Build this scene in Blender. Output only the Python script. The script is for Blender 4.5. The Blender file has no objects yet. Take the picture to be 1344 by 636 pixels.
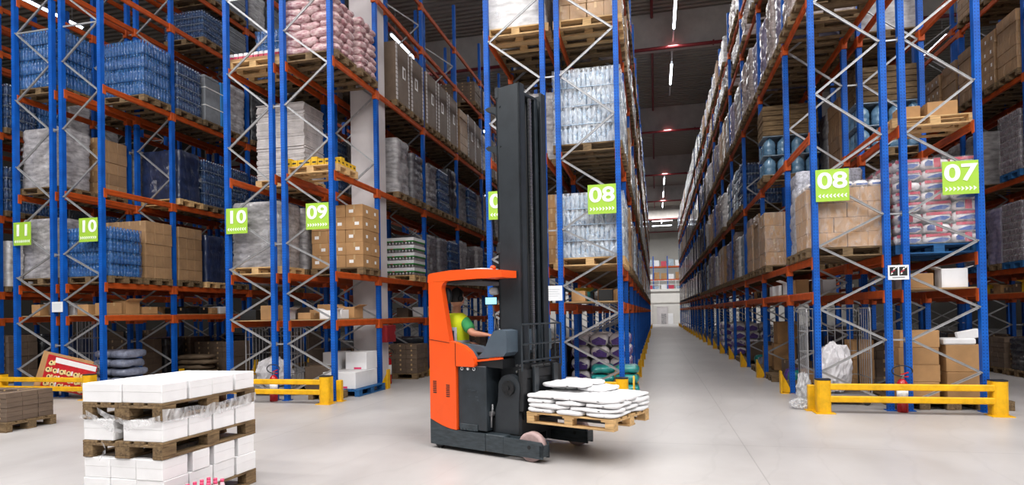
import bpy, math, random
from mathutils import Vector, Matrix, Euler, noise
PI = math.pi
# places of the racks, lamps and guards the photograph shows nothing of
HIDDEN = set('''JR0 4 p;JR0 5 p;JR0 6 p;JR0 7 p;JR1 3 l;JR1 4 l;JR1 5 l;JR1 5 p;JR2 5 p;JR3 4 p;JR3 5 p;KL0 2 p;KL0 4 p;KL0 5 p;KL0 6 p;KL0 7 p;KL1 1 l;KL1 1 p;KL1 2 l;KL1 2 p;KR0 5 p;KR0 6 p;KR0 8 p;KR2 5 p;KR2 6 p;KR2 7 p;KR3 7 l;KR4 7 l;LL0 4 p;LL0 5 l;LL0 5 p;LL0 6 l;LL0 6 p;LL0 7 l;LL0 7 p;LL1 2 l;LL1 2 p;LL1 3 l;LL1 3 p;LR0 10 p;LR0 11 p;LR0 8 p;LR0 9 p;LR1 14 p;LR1 15 l;LR1 15 p;LR2 14 l;ML0 2 p;ML0 3 p;ML0 4 p;ML1 2 l;ML1 3 l;ML2 2 l;ML2 3 l;MR2 11 l;MR2 15 l;MR3 11 l;MR3 15 l;MR3 16 l;MR4 0 l;MR4 0 p;MR4 1 l;MR4 1 p;MR4 12 l;MR4 13 l;MR4 14 l;MR4 15 l;MR4 16 l;MR4 2 l;MR4 2 p;MR4 3 l;MR4 4 l;MR4 7 l;QL0 10 p;QL0 8 p;QL0 9 p;QL1 2 l;QL1 2 p;QL1 3 l;QL1 3 p;QL2 2 l;QL2 2 p;QL2 3 p;QL3 12 l;QL3 2 l;QL3 2 p;QL3 3 p;QL4 3 l;QL4 3 p;QL4 4 l;QL4 4 p;RL1 24 l;RL3 0 l;RL4 1 l;RL4 1 p;RL4 3 l;RL4 3 p;RL4 4 l;RL5 3 l;RL5 3 p;RL5 5 l;RL5 5 p;RL5 6 l;RL5 6 p;RR0 2 p;RR0 3 p;RR0 4 p;RR0 5 p;RR0 6 p;RR0 7 p;RR1 2 l;RR1 3 l;RR1 4 l;RR2 5 p;RR2 6 l;RR2 6 p;guard L 2;guard M 12;guard M 13;guard M 14;guard M 15;guard M 19;guard M 6;guard M 8;guard R 16;lamp -1.57 0;lamp -1.57 1;lamp -1.57 12;lamp -1.57 2;lamp -1.57 3;lamp -17.7 0;lamp -17.7 1;lamp -17.7 10;lamp -17.7 11;lamp -17.7 12;lamp -17.7 13;lamp -17.7 2;lamp -17.7 3;lamp -17.7 4;lamp -17.7 5;lamp -17.7 6;lamp -17.7 7;lamp -17.7 8;lamp -23.2 0;lamp -23.2 1;lamp -23.2 10;lamp -23.2 11;lamp -23.2 12;lamp -23.2 13;lamp -23.2 2;lamp -23.2 4;lamp -23.2 5;lamp -23.2 6;lamp -23.2 7;lamp -23.2 8;lamp -23.2 9;lamp 3.85 0;lamp 3.85 1;lamp 3.85 10;lamp 3.85 11;lamp 3.85 12;lamp 3.85 13;lamp 3.85 2;lamp 3.85 3;lamp 3.85 4;lamp 3.85 5;lamp 3.85 6;lamp 3.85 7;lamp 3.85 8;lamp 3.85 9'''.split(';'))
KEY = {}
UNSEEN = set('''brown carton on the floor, first along the left side of the open aisle;brown carton, second along the floor places, right side of the open aisle;brown carton, tenth along the floor places, right side of the open aisle;dull brown carton, lower right of four on the floor left of the 10-09 roll cage;small black carton, fifth from near end, left row, low shelf, third bay, 10-09 rack;small black carton, fifth from near end, right row, low shelf, third bay, open-aisle face;small black carton, third from near end, left row, low shelf, third bay, 10-09 rack;small black carton, third from near end, right row, low shelf, second bay, open-aisle face;small brown carton, fifth from near end, left row, low shelf, fourth bay, far-right rack;small brown carton, fifth from near end, right row, low shelf, fourth bay, far-right rack;small brown carton, fifth from near end, right row, low shelf, third bay, far-right rack;small brown carton, first from near end, right row, low shelf, third bay, open-aisle face;small brown carton, fourth from near end, left row, low shelf, fourth bay, far-right rack;small brown carton, fourth from near end, right row, low shelf, fourth bay, far-right rack;small brown carton, fourth from near end, right row, low shelf, second bay, open-aisle face;small brown carton, fourth from near end, right row, low shelf, third bay, far-right rack;small brown carton, second from near end, left row, low shelf, fourth bay, far-right rack;small brown carton, second from near end, left row, low shelf, mast-side rack, truck-side face;small brown carton, second from near end, left row, low shelf, truck-side face, 11-10 rack;small brown carton, second from near end, right row, low shelf, fourth bay, far-right rack;small brown carton, second from near end, right row, low shelf, mast-side rack, truck-side face;small brown carton, second from near end, right row, low shelf, third bay, far-right rack;small brown carton, second from near end, right row, low shelf, third bay, open-aisle face;small brown carton, third from near end, left row, low shelf, fourth bay, far-right rack;small brown carton, third from near end, left row, low shelf, outer face, 10-09 rack;small brown carton, third from near end, right row, low shelf, fourth bay, far-right rack;small brown carton, third from near end, right row, low shelf, outer face, 11-10 rack;small brown carton, third from near end, right row, low shelf, third bay, far-right rack;small brown carton, third from near end, right row, low shelf, third bay, open-aisle face;small white carton, fifth from near end, right row, low shelf, second bay, open-aisle face;small white carton, fourth from near end, left row, low shelf, third bay, 10-09 rack;small white carton, fourth from near end, right row, low shelf, third bay, open-aisle face;small white carton, third from near end, left row, low shelf, outer face, 11-10 rack;small white carton, third from near end, right row, low shelf, outer face, 08-07 rack;white carton, lower bottom layer, fourth from near end, left row, foreground stack;white carton, lower bottom layer, fourth from near end, middle row, foreground stack;white carton, lower bottom layer, second from near end, left row, foreground stack;white carton, lower bottom layer, second from near end, middle row, foreground stack;white carton, lower bottom layer, third from near end, left row, foreground stack;white carton, lower bottom layer, third from near end, middle row, foreground stack;white carton, middle layer, third from near end, left row, foreground stack;white carton, upper bottom layer, fourth from near end, left row, foreground stack;white carton, upper bottom layer, second from near end, left row, foreground stack;white carton, upper bottom layer, third from near end, left row, foreground stack'''.split(';'))
rnd = random.Random(7)
SC = bpy.context.scene
COL = SC.collection

# ------------------------------------------------------------------ materials
def lin(c):
    return c / 12.92 if c <= 0.04045 else ((c + 0.055) / 1.055) ** 2.4
def rgb(h):
    h = h.lstrip('#')
    return tuple(lin(int(h[i:i + 2], 16) / 255) for i in (0, 2, 4)) + (1.0,)

def new_mat(name):
    m = bpy.data.materials.new(name)
    m.use_nodes = True
    nt = m.node_tree
    return m, nt, nt.nodes['Principled BSDF']

def N(nt, kind, **kw):
    n = nt.nodes.new(kind)
    for k, v in kw.items():
        if k in n.inputs: n.inputs[k].default_value = v
        else: setattr(n, k, v)
    return n

def mat(name, col, rough=0.6, metal=0.0, var=0.12, scale=6.0, stretch=(1, 1, 1), rand=0.0, bump=0.0,
        bscale=30.0, coat=0.0, wrinkle=0.0, wscale=9.0, col2=None, spec=0.5, trans=0.0):
    """procedural Principled surface: noise tint, per-object tint, fine bump, an optional stretch-film coat with wrinkles"""
    m, nt, b = new_mat(name)
    L = nt.links
    c = rgb(col) if isinstance(col, str) else col
    tc = N(nt, 'ShaderNodeTexCoord'); mp = N(nt, 'ShaderNodeMapping')
    mp.inputs['Scale'].default_value = stretch
    L.new(tc.outputs['Object'], mp.inputs['Vector'])
    nz = N(nt, 'ShaderNodeTexNoise', Scale=scale, Detail=4.0, Roughness=0.6)
    L.new(mp.outputs[0], nz.inputs['Vector'])
    if col2 is None:
        k = 1 - 2.2 * var
        d = tuple(max(0, x * k) for x in c[:3]) + (1,)
        e = tuple(min(1, x * (1 + 1.0 * var)) for x in c[:3]) + (1,)
    else:
        d, e = rgb(col2), c
    rp = N(nt, 'ShaderNodeValToRGB')
    rp.color_ramp.elements[0].position = 0.32; rp.color_ramp.elements[0].color = d
    rp.color_ramp.elements[1].position = 0.68; rp.color_ramp.elements[1].color = e
    L.new(nz.outputs['Fac'], rp.inputs['Fac'])
    out = rp.outputs['Color']
    if rand:
        oi = N(nt, 'ShaderNodeObjectInfo')
        mr = N(nt, 'ShaderNodeMapRange'); mr.inputs['To Min'].default_value = 1 - rand; mr.inputs['To Max'].default_value = 1 + rand
        L.new(oi.outputs['Random'], mr.inputs['Value'])
        hs = N(nt, 'ShaderNodeHueSaturation'); L.new(out, hs.inputs['Color']); L.new(mr.outputs[0], hs.inputs['Value'])
        out = hs.outputs['Color']
    L.new(out, b.inputs['Base Color'])
    b.inputs['Roughness'].default_value = rough
    b.inputs['Metallic'].default_value = metal
    b.inputs['Specular IOR Level'].default_value = spec
    if trans: b.inputs['Transmission Weight'].default_value = trans
    if bump:
        n2 = N(nt, 'ShaderNodeTexNoise', Scale=bscale, Detail=3.0); L.new(mp.outputs[0], n2.inputs['Vector'])
        bp = N(nt, 'ShaderNodeBump', Strength=bump, Distance=0.02); L.new(n2.outputs['Fac'], bp.inputs['Height'])
        L.new(bp.outputs[0], b.inputs['Normal'])
    if coat:
        b.inputs['Coat Weight'].default_value = coat
        b.inputs['Coat Roughness'].default_value = 0.12
        n3 = N(nt, 'ShaderNodeTexNoise', Scale=wscale, Detail=5.0, Distortion=1.2)
        mp2 = N(nt, 'ShaderNodeMapping'); mp2.inputs['Scale'].default_value = (1, 1, 0.45)
        L.new(tc.outputs['Object'], mp2.inputs['Vector']); L.new(mp2.outputs[0], n3.inputs['Vector'])
        bp2 = N(nt, 'ShaderNodeBump', Strength=max(wrinkle, 0.05), Distance=0.06); L.new(n3.outputs['Fac'], bp2.inputs['Height'])
        L.new(bp2.outputs[0], b.inputs['Coat Normal'])
    return m

def film_mat(name, tint, alpha, rough=0.15):
    """clear wrinkled stretch film: mostly see-through, the creases shine"""
    m, nt, b = new_mat(name)
    L = nt.links
    tc = N(nt, 'ShaderNodeTexCoord'); n3 = N(nt, 'ShaderNodeTexNoise', Scale=10.0, Detail=6.0, Distortion=1.5)
    mp = N(nt, 'ShaderNodeMapping'); mp.inputs['Scale'].default_value = (1, 1, 0.4)
    L.new(tc.outputs['Object'], mp.inputs['Vector']); L.new(mp.outputs[0], n3.inputs['Vector'])
    bp = N(nt, 'ShaderNodeBump', Strength=0.9, Distance=0.08); L.new(n3.outputs['Fac'], bp.inputs['Height'])
    b.inputs['Base Color'].default_value = rgb(tint); b.inputs['Roughness'].default_value = rough
    b.inputs['Specular IOR Level'].default_value = 1.0
    L.new(bp.outputs[0], b.inputs['Normal'])
    rp = N(nt, 'ShaderNodeMapRange'); rp.inputs['From Min'].default_value = 0.35; rp.inputs['From Max'].default_value = 0.75
    rp.inputs['To Min'].default_value = alpha * 0.35; rp.inputs['To Max'].default_value = alpha * 2.0
    L.new(n3.outputs['Fac'], rp.inputs['Value']); L.new(rp.outputs[0], b.inputs['Alpha'])
    return m

def emit(name, col, strength):
    m, nt, b = new_mat(name)
    b.inputs['Base Color'].default_value = rgb(col)
    b.inputs['Emission Color'].default_value = rgb(col); b.inputs['Emission Strength'].default_value = strength
    return m

def post_mat():
    """blue rack post with two columns of punched holes"""
    m, nt, b = new_mat('blue_post_steel')
    L = nt.links
    tc = N(nt, 'ShaderNodeTexCoord'); sp = N(nt, 'ShaderNodeSeparateXYZ'); L.new(tc.outputs['Object'], sp.inputs[0])
    def mth(op, a, bb=None, v=None):
        n = N(nt, 'ShaderNodeMath', operation=op)
        L.new(a, n.inputs[0])
        if bb is not None: L.new(bb, n.inputs[1])
        elif v is not None: n.inputs[1].default_value = v
        return n.outputs[0]
    fz = mth('FRACT', mth('DIVIDE', sp.outputs['Z'], v=0.05))
    dz = mth('MULTIPLY', mth('ABSOLUTE', mth('SUBTRACT', fz, v=0.5)), v=0.05)
    dx = mth('SUBTRACT', mth('ABSOLUTE', sp.outputs['X']), v=0.022)
    d2 = mth('ADD', mth('MULTIPLY', dz, dz), mth('MULTIPLY', dx, dx))
    hole = mth('LESS_THAN', d2, v=0.0075 ** 2)
    nz = N(nt, 'ShaderNodeTexNoise', Scale=3.0, Detail=4.0); L.new(tc.outputs['Object'], nz.inputs['Vector'])
    rp = N(nt, 'ShaderNodeValToRGB')
    rp.color_ramp.elements[0].color = rgb('#06479c'); rp.color_ramp.elements[0].position = 0.3
    rp.color_ramp.elements[1].color = rgb('#0a60c2'); rp.color_ramp.elements[1].position = 0.7
    L.new(nz.outputs['Fac'], rp.inputs['Fac'])
    mx = N(nt, 'ShaderNodeMix', data_type='RGBA'); L.new(hole, mx.inputs['Factor']); L.new(rp.outputs[0], mx.inputs[6])
    mx.inputs[7].default_value = rgb('#06204a')
    L.new(mx.outputs[2], b.inputs['Base Color']); b.inputs['Roughness'].default_value = 0.5; b.inputs['Specular IOR Level'].default_value = 0.3
    return m

def concrete_floor():
    m, nt, b = new_mat('sealed_concrete')
    L = nt.links
    tc = N(nt, 'ShaderNodeTexCoord')
    n1 = N(nt, 'ShaderNodeTexNoise', Scale=0.35, Detail=7.0, Roughness=0.62); L.new(tc.outputs['Object'], n1.inputs['Vector'])
    mp = N(nt, 'ShaderNodeMapping'); mp.inputs['Scale'].default_value = (1.0, 0.55, 1)
    mp.inputs['Rotation'].default_value = (0, 0, 0.5)
    L.new(tc.outputs['Object'], mp.inputs['Vector'])
    n2 = N(nt, 'ShaderNodeTexNoise', Scale=0.9, Detail=7.0, Roughness=0.6, Distortion=0.4); L.new(mp.outputs[0], n2.inputs['Vector'])
    mx = N(nt, 'ShaderNodeMath', operation='ADD'); L.new(n1.outputs['Fac'], mx.inputs[0]); L.new(n2.outputs['Fac'], mx.inputs[1])
    rp = N(nt, 'ShaderNodeValToRGB'); e = rp.color_ramp.elements
    e[0].position = 0.34; e[0].color = rgb('#a7a2a0'); e[1].position = 0.68; e[1].color = rgb('#c4c0be')
    hf = N(nt, 'ShaderNodeMath', operation='MULTIPLY'); hf.inputs[1].default_value = 0.5; L.new(mx.outputs[0], hf.inputs[0])
    L.new(hf.outputs[0], rp.inputs['Fac'])
    # saw-cut joints every six metres
    sp = N(nt, 'ShaderNodeSeparateXYZ'); L.new(tc.outputs['Object'], sp.inputs[0])
    def line(o, period, off):
        a = N(nt, 'ShaderNodeMath', operation='ADD'); a.inputs[1].default_value = off; L.new(o, a.inputs[0])
        d = N(nt, 'ShaderNodeMath', operation='PINGPONG'); d.inputs[1].default_value = period / 2; L.new(a.outputs[0], d.inputs[0])
        c = N(nt, 'ShaderNodeMath', operation='LESS_THAN'); c.inputs[1].default_value = 0.006; L.new(d.outputs[0], c.inputs[0])
        return c.outputs[0]
    s = N(nt, 'ShaderNodeMath', operation='MAXIMUM'); L.new(line(sp.outputs['X'], 6.0, 1.5), s.inputs[0]); L.new(line(sp.outputs['Y'], 6.0, 2.9), s.inputs[1])
    # short dark tyre scuffs
    v = N(nt, 'ShaderNodeTexWave', Scale=0.5, Distortion=9.0, Detail=4.0); L.new(mp.outputs[0], v.inputs['Vector'])
    cr = N(nt, 'ShaderNodeMapRange'); cr.inputs['From Min'].default_value = 0.985; cr.inputs['From Max'].default_value = 1.0
    cr.inputs['To Max'].default_value = 0.05; L.new(v.outputs['Fac'], cr.inputs['Value'])
    s2 = N(nt, 'ShaderNodeMath', operation='MULTIPLY'); s2.inputs[1].default_value = 0.3; L.new(s.outputs[0], s2.inputs[0])
    s3 = N(nt, 'ShaderNodeMath', operation='MAXIMUM'); L.new(s2.outputs[0], s3.inputs[0]); L.new(cr.outputs[0], s3.inputs[1])
    m2 = N(nt, 'ShaderNodeMix', data_type='RGBA'); L.new(s3.outputs[0], m2.inputs['Factor']); L.new(rp.outputs[0], m2.inputs[6])
    m2.inputs[7].default_value = rgb('#3d3836')
    L.new(m2.outputs[2], b.inputs['Base Color'])
    rr = N(nt, 'ShaderNodeMapRange'); rr.inputs['To Min'].default_value = 0.26; rr.inputs['To Max'].default_value = 0.5
    L.new(n2.outputs['Fac'], rr.inputs['Value']); L.new(rr.outputs[0], b.inputs['Roughness'])
    b.inputs['Specular IOR Level'].default_value = 0.5
    return m

def corrugated():
    m, nt, b = new_mat('corrugated_roof_deck')
    L = nt.links
    tc = N(nt, 'ShaderNodeTexCoord')
    w = N(nt, 'ShaderNodeTexWave', wave_type='BANDS', bands_direction='Y', Scale=1.0, Distortion=0.0); L.new(tc.outputs['Object'], w.inputs['Vector'])
    bp = N(nt, 'ShaderNodeBump', Strength=1.0, Distance=0.15); L.new(w.outputs['Fac'], bp.inputs['Height']); L.new(bp.outputs[0], b.inputs['Normal'])
    b.inputs['Base Color'].default_value = rgb('#a39c91'); b.inputs['Roughness'].default_value = 0.6
    return m

M = {}
M['post'] = post_mat()
M['beam'] = mat('orange_beam_steel', '#c0521c', 0.5, var=0.10, spec=0.35, scale=5, rand=0.08)
M['galv'] = mat('galvanised_steel', '#b0b0b2', 0.42, 0.5, var=0.08, scale=12)
M['yellow'] = mat('yellow_guard_paint', '#efb408', 0.45, var=0.10, scale=7)
M['blackcap'] = mat('black_rubber', '#1b1c1e', 0.6, var=0.1)
M['wood'] = mat('new_pallet_wood', '#d8b07a', 0.75, var=0.16, scale=5, stretch=(1, 9, 9), rand=0.12, bump=0.2, bscale=14)
M['oldwood'] = mat('weathered_pallet_wood', '#8d7452', 0.85, col2='#54412c', scale=5, stretch=(1.2, 8, 8), rand=0.15, bump=0.3, bscale=12)
M['bluewood'] = mat('blue_painted_pallet_wood', '#1b5c93', 0.75, var=0.2, scale=6, stretch=(1, 8, 8), rand=0.1)
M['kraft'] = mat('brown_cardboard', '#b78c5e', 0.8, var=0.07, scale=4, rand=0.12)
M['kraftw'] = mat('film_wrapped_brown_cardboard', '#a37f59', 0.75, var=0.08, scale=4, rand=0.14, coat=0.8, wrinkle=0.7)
M['kraftdk'] = mat('dull_shaded_brown_cardboard', '#6a5849', 0.8, var=0.08, scale=4, rand=0.1, coat=0.3, wrinkle=0.4)  # also carries shade in its colour for brown goods in dark spots
M['tape'] = mat('parcel_tape', '#c3a377', 0.35, var=0.05)
M['whitecard'] = mat('white_cardboard', '#f0eff0', 0.7, var=0.03, scale=3, rand=0.03)
M['paper'] = mat('white_label_paper', '#f4f2f0', 0.7, var=0.02)
M['petblue'] = mat('blue_tinted_bottle_plastic', '#356aa8', 0.16, var=0.2, scale=14, rand=0.1, coat=0.8, wrinkle=0.5, col2='#103a7c')
M['petlabel'] = mat('blue_bottle_label', '#2a62ad', 0.3, var=0.2, scale=20, coat=0.6, wrinkle=0.4)
M['petdark'] = mat('dark_blue_bottle_plastic', '#234a80', 0.18, var=0.25, scale=14, rand=0.1, coat=0.8, wrinkle=0.5, col2='#12294f')
M['petdarklabel'] = mat('dark_bottle_label', '#3f628c', 0.35, var=0.3, scale=18, coat=0.6, wrinkle=0.4)
M['petclear'] = mat('clear_bottle_plastic', '#c9d6e2', 0.12, var=0.12, scale=16, rand=0.04, coat=1.0, wrinkle=0.5, col2='#8fb0cf')
M['petclearlabel'] = mat('pale_blue_bottle_label', '#8fbfe6', 0.3, var=0.25, scale=22, coat=0.8, wrinkle=0.4, col2='#e6edf3')
M['cap'] = mat('white_bottle_cap', '#dfe5ec', 0.4, var=0.03)
M['capblue'] = mat('blue_bottle_cap', '#2f78c8', 0.4, var=0.05)
M['traycard'] = mat('grey_tray_cardboard', '#9aa3ad', 0.7, var=0.08)
M['filmgrey'] = mat('grey_film_wrapped_goods', '#a9a5a6', 0.5, var=0.22, scale=5, stretch=(1, 1, 3), rand=0.15, coat=1.0, wrinkle=1.0, wscale=7)
M['filmdkgrey'] = mat('dark_grey_film_wrapped_goods', '#77757a', 0.45, var=0.28, scale=6, stretch=(1, 1, 3), rand=0.2, coat=1.0, wrinkle=1.0, wscale=8)
M['filmpink'] = mat('pinkish_film_wrapped_goods', '#a39490', 0.5, var=0.25, scale=6, stretch=(1, 1, 3), rand=0.15, coat=1.0, wrinkle=1.0, wscale=8)
M['filmlilac'] = mat('lilac_film_wrapped_goods', '#9c95ad', 0.5, col2='#6c6688', scale=7, stretch=(1, 1, 2), rand=0.15, coat=1.0, wrinkle=1.0, wscale=9)
M['filmwhite'] = mat('white_film_wrapped_goods', '#dcd9d8', 0.5, var=0.12, scale=5, stretch=(1, 1, 3), rand=0.08, coat=1.0, wrinkle=0.8)
M['filmbubble'] = mat('bubble_film', '#b9bac6', 0.35, var=0.25, scale=26, coat=1.0, wrinkle=1.0, wscale=16)
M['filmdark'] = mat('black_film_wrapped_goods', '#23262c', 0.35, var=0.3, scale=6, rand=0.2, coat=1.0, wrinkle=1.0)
M['filmnavy'] = mat('navy_film_wrapped_goods', '#1d2c4f', 0.4, var=0.25, scale=6, rand=0.15, coat=0.8, wrinkle=0.7)
M['filmpale'] = mat('pale_blue_film_wrapped_goods', '#a9bccb', 0.4, var=0.2, scale=7, rand=0.1, coat=1.0, wrinkle=0.9)
M['jugclear'] = mat('pale_blue_jug_plastic', '#7fa6c4', 0.15, col2='#44708f', scale=6, coat=0.9, wrinkle=0.4)
M['foamblue'] = mat('bright_blue_sheet_edge', '#2f8fdc', 0.5, var=0.08)
M['sheetgrey'] = mat('grey_sheet_goods', '#8d9197', 0.6, var=0.1, rand=0.1)
M['sackwhite'] = mat('white_woven_sack', '#f3f2f3', 0.6, var=0.03, scale=9, bump=0.12, bscale=22)
M['sackgrey'] = mat('grey_white_sack', '#cfc8c6', 0.55, var=0.10, scale=5, coat=0.6, wrinkle=0.8, rand=0.05)
M['sackpink'] = mat('pink_printed_sack', '#e4cdca', 0.5, col2='#98505e', scale=10, stretch=(1, 1, 2.4), coat=0.9, wrinkle=0.8)
M['sackbrown'] = mat('brown_paper_sack', '#7d6a55', 0.75, var=0.15)
M['sackblue'] = mat('grey_blue_plastic_bag', '#8d93a8', 0.4, var=0.2, scale=8, coat=0.8, wrinkle=0.9)
M['tissue'] = mat('white_tissue_pack_film', '#f0e9ea', 0.35, var=0.04, coat=0.7, wrinkle=0.5)
M['red'] = mat('red_print', '#c93b55', 0.4, var=0.08, coat=0.5, wrinkle=0.4)
M['blueprint'] = mat('blue_print', '#2d55a0', 0.4, var=0.1, coat=0.5, wrinkle=0.4)
M['green'] = mat('green_print', '#3f9445', 0.5, var=0.1)
M['teal'] = mat('teal_bag_print', '#1f8f8a', 0.35, var=0.2, scale=12, coat=0.7, wrinkle=0.6)
M['purple'] = mat('purple_print', '#66489a', 0.4, var=0.2, scale=12, coat=0.5, wrinkle=0.5)
M['candark'] = mat('dark_can_label', '#6b5560', 0.4, col2='#3a2c36', scale=18, rand=0.12, coat=0.9, wrinkle=0.7)
M['canmetal'] = mat('can_metal', '#b3aeb2', 0.35, 0.6, var=0.1)
M['yellowbox'] = mat('yellow_retail_carton', '#e3b321', 0.6, var=0.1, scale=10)
M['blackink'] = mat('black_print', '#1a1a1a', 0.6, var=0.05)
M['signgreen'] = mat('lime_sign_plate', '#a2cc40', 0.5, var=0.02)
M['signwhite'] = mat('white_sign_lettering', '#f7fbf0', 0.5, var=0.01)
M['whiteplate'] = mat('white_notice_plate', '#e9ebee', 0.5, var=0.02)
M['extred'] = mat('fire_extinguisher_red', '#b3151d', 0.25, var=0.05)
M['boxred'] = mat('dark_red_cabinet', '#8f1f26', 0.45, var=0.06)
M['truckorange'] = mat('orange_truck_paint', '#f5581a', 0.32, var=0.03, scale=3)
M['truckdark'] = mat('dark_grey_truck_steel', '#2b3238', 0.4, var=0.14, scale=6)
M['chassis'] = mat('scuffed_dark_chassis', '#3d474d', 0.45, col2='#262d32', scale=8, stretch=(1, 1, 5))
M['mast'] = mat('mast_steel', '#30353a', 0.38, 0.15, var=0.1, scale=4)
M['black'] = mat('black_plastic', '#16181b', 0.5, var=0.1)
M['cabgrey'] = mat('blue_grey_cab_plastic', '#4d5a66', 0.5, var=0.06)
M['tyre'] = mat('polyurethane_tyre', '#b59a97', 0.55, var=0.12)
M['steel'] = mat('bare_steel', '#9a9a9c', 0.3, 0.8, var=0.1)
M['skin'] = mat('skin', '#c98f74', 0.5, var=0.05)
M['hair'] = mat('dark_hair', '#1b1716', 0.6, var=0.15, scale=30)
M['tee'] = mat('green_cotton', '#3d9c5c', 0.85, var=0.1, scale=5, bump=0.2, bscale=18)
M['hivis'] = mat('yellow_hi_vis_fabric', '#e4f01a', 0.7, var=0.06, scale=5, bump=0.15, bscale=18)
M['reflect'] = mat('silver_reflective_tape', '#c9ccd0', 0.35, 0.3, var=0.05)
M['trousers'] = mat('khaki_trousers', '#6d6a58', 0.85, var=0.1)
M['screen'] = emit('lit_screen', '#8fd4ff', 1.6)
M['lampwhite'] = mat('white_plastic', '#d9dcdf', 0.35, var=0.02)
M['film'] = film_mat('clear_stretch_film', '#f2f2f5', 0.18)
M['filmw'] = film_mat('thick_stretch_film', '#e9eef4', 0.42)
M['filmblue'] = film_mat('blue_shrink_film', '#3f77b6', 0.42)
M['filmdkblue'] = film_mat('dark_blue_shrink_film', '#2b4c7c', 0.42)
M['filmbag'] = film_mat('clear_film_bag', '#f4f4f6', 0.45)
M['bagwhite'] = mat('white_plastic_bag', '#e4e1e4', 0.3, var=0.12, scale=6, coat=0.6, wrinkle=1.0)
M['concrete'] = mat('painted_concrete', '#d7d0d0', 0.8, var=0.05, scale=1.5)
M['girder'] = mat('grey_concrete_girder', '#cfc9c2', 0.85, var=0.08, scale=1.2)
M['pipered'] = mat('dark_red_pipe', '#7d1f25', 0.45, var=0.06)
M['wallgrey'] = mat('grey_wall_cladding', '#5d5a55', 0.8, var=0.06, scale=0.5)
M['wallwhite'] = mat('white_wall_panel', '#dedad4', 0.8, var=0.04, scale=0.5)
M['floor'] = concrete_floor()
M['deck'] = corrugated()
M['tube'] = emit('lit_tube', '#eef6ff', 10.0)
M['shelf'] = mat('plywood_shelf', '#b08e62', 0.7, var=0.12, scale=3, stretch=(1, 6, 1))
M['pinkcap'] = mat('pink_bottle_cap', '#ee4a78', 0.35, var=0.05)
M['pinkpet'] = mat('pink_clear_bottle', '#f3d3dc', 0.12, var=0.15, scale=20, coat=0.8, wrinkle=0.5)
M['printred'] = mat('red_printed_card', '#c8202a', 0.5, var=0.12, scale=9)
M['printyel'] = mat('yellow_print', '#f0dc9a', 0.5, var=0.15, scale=22)

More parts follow.
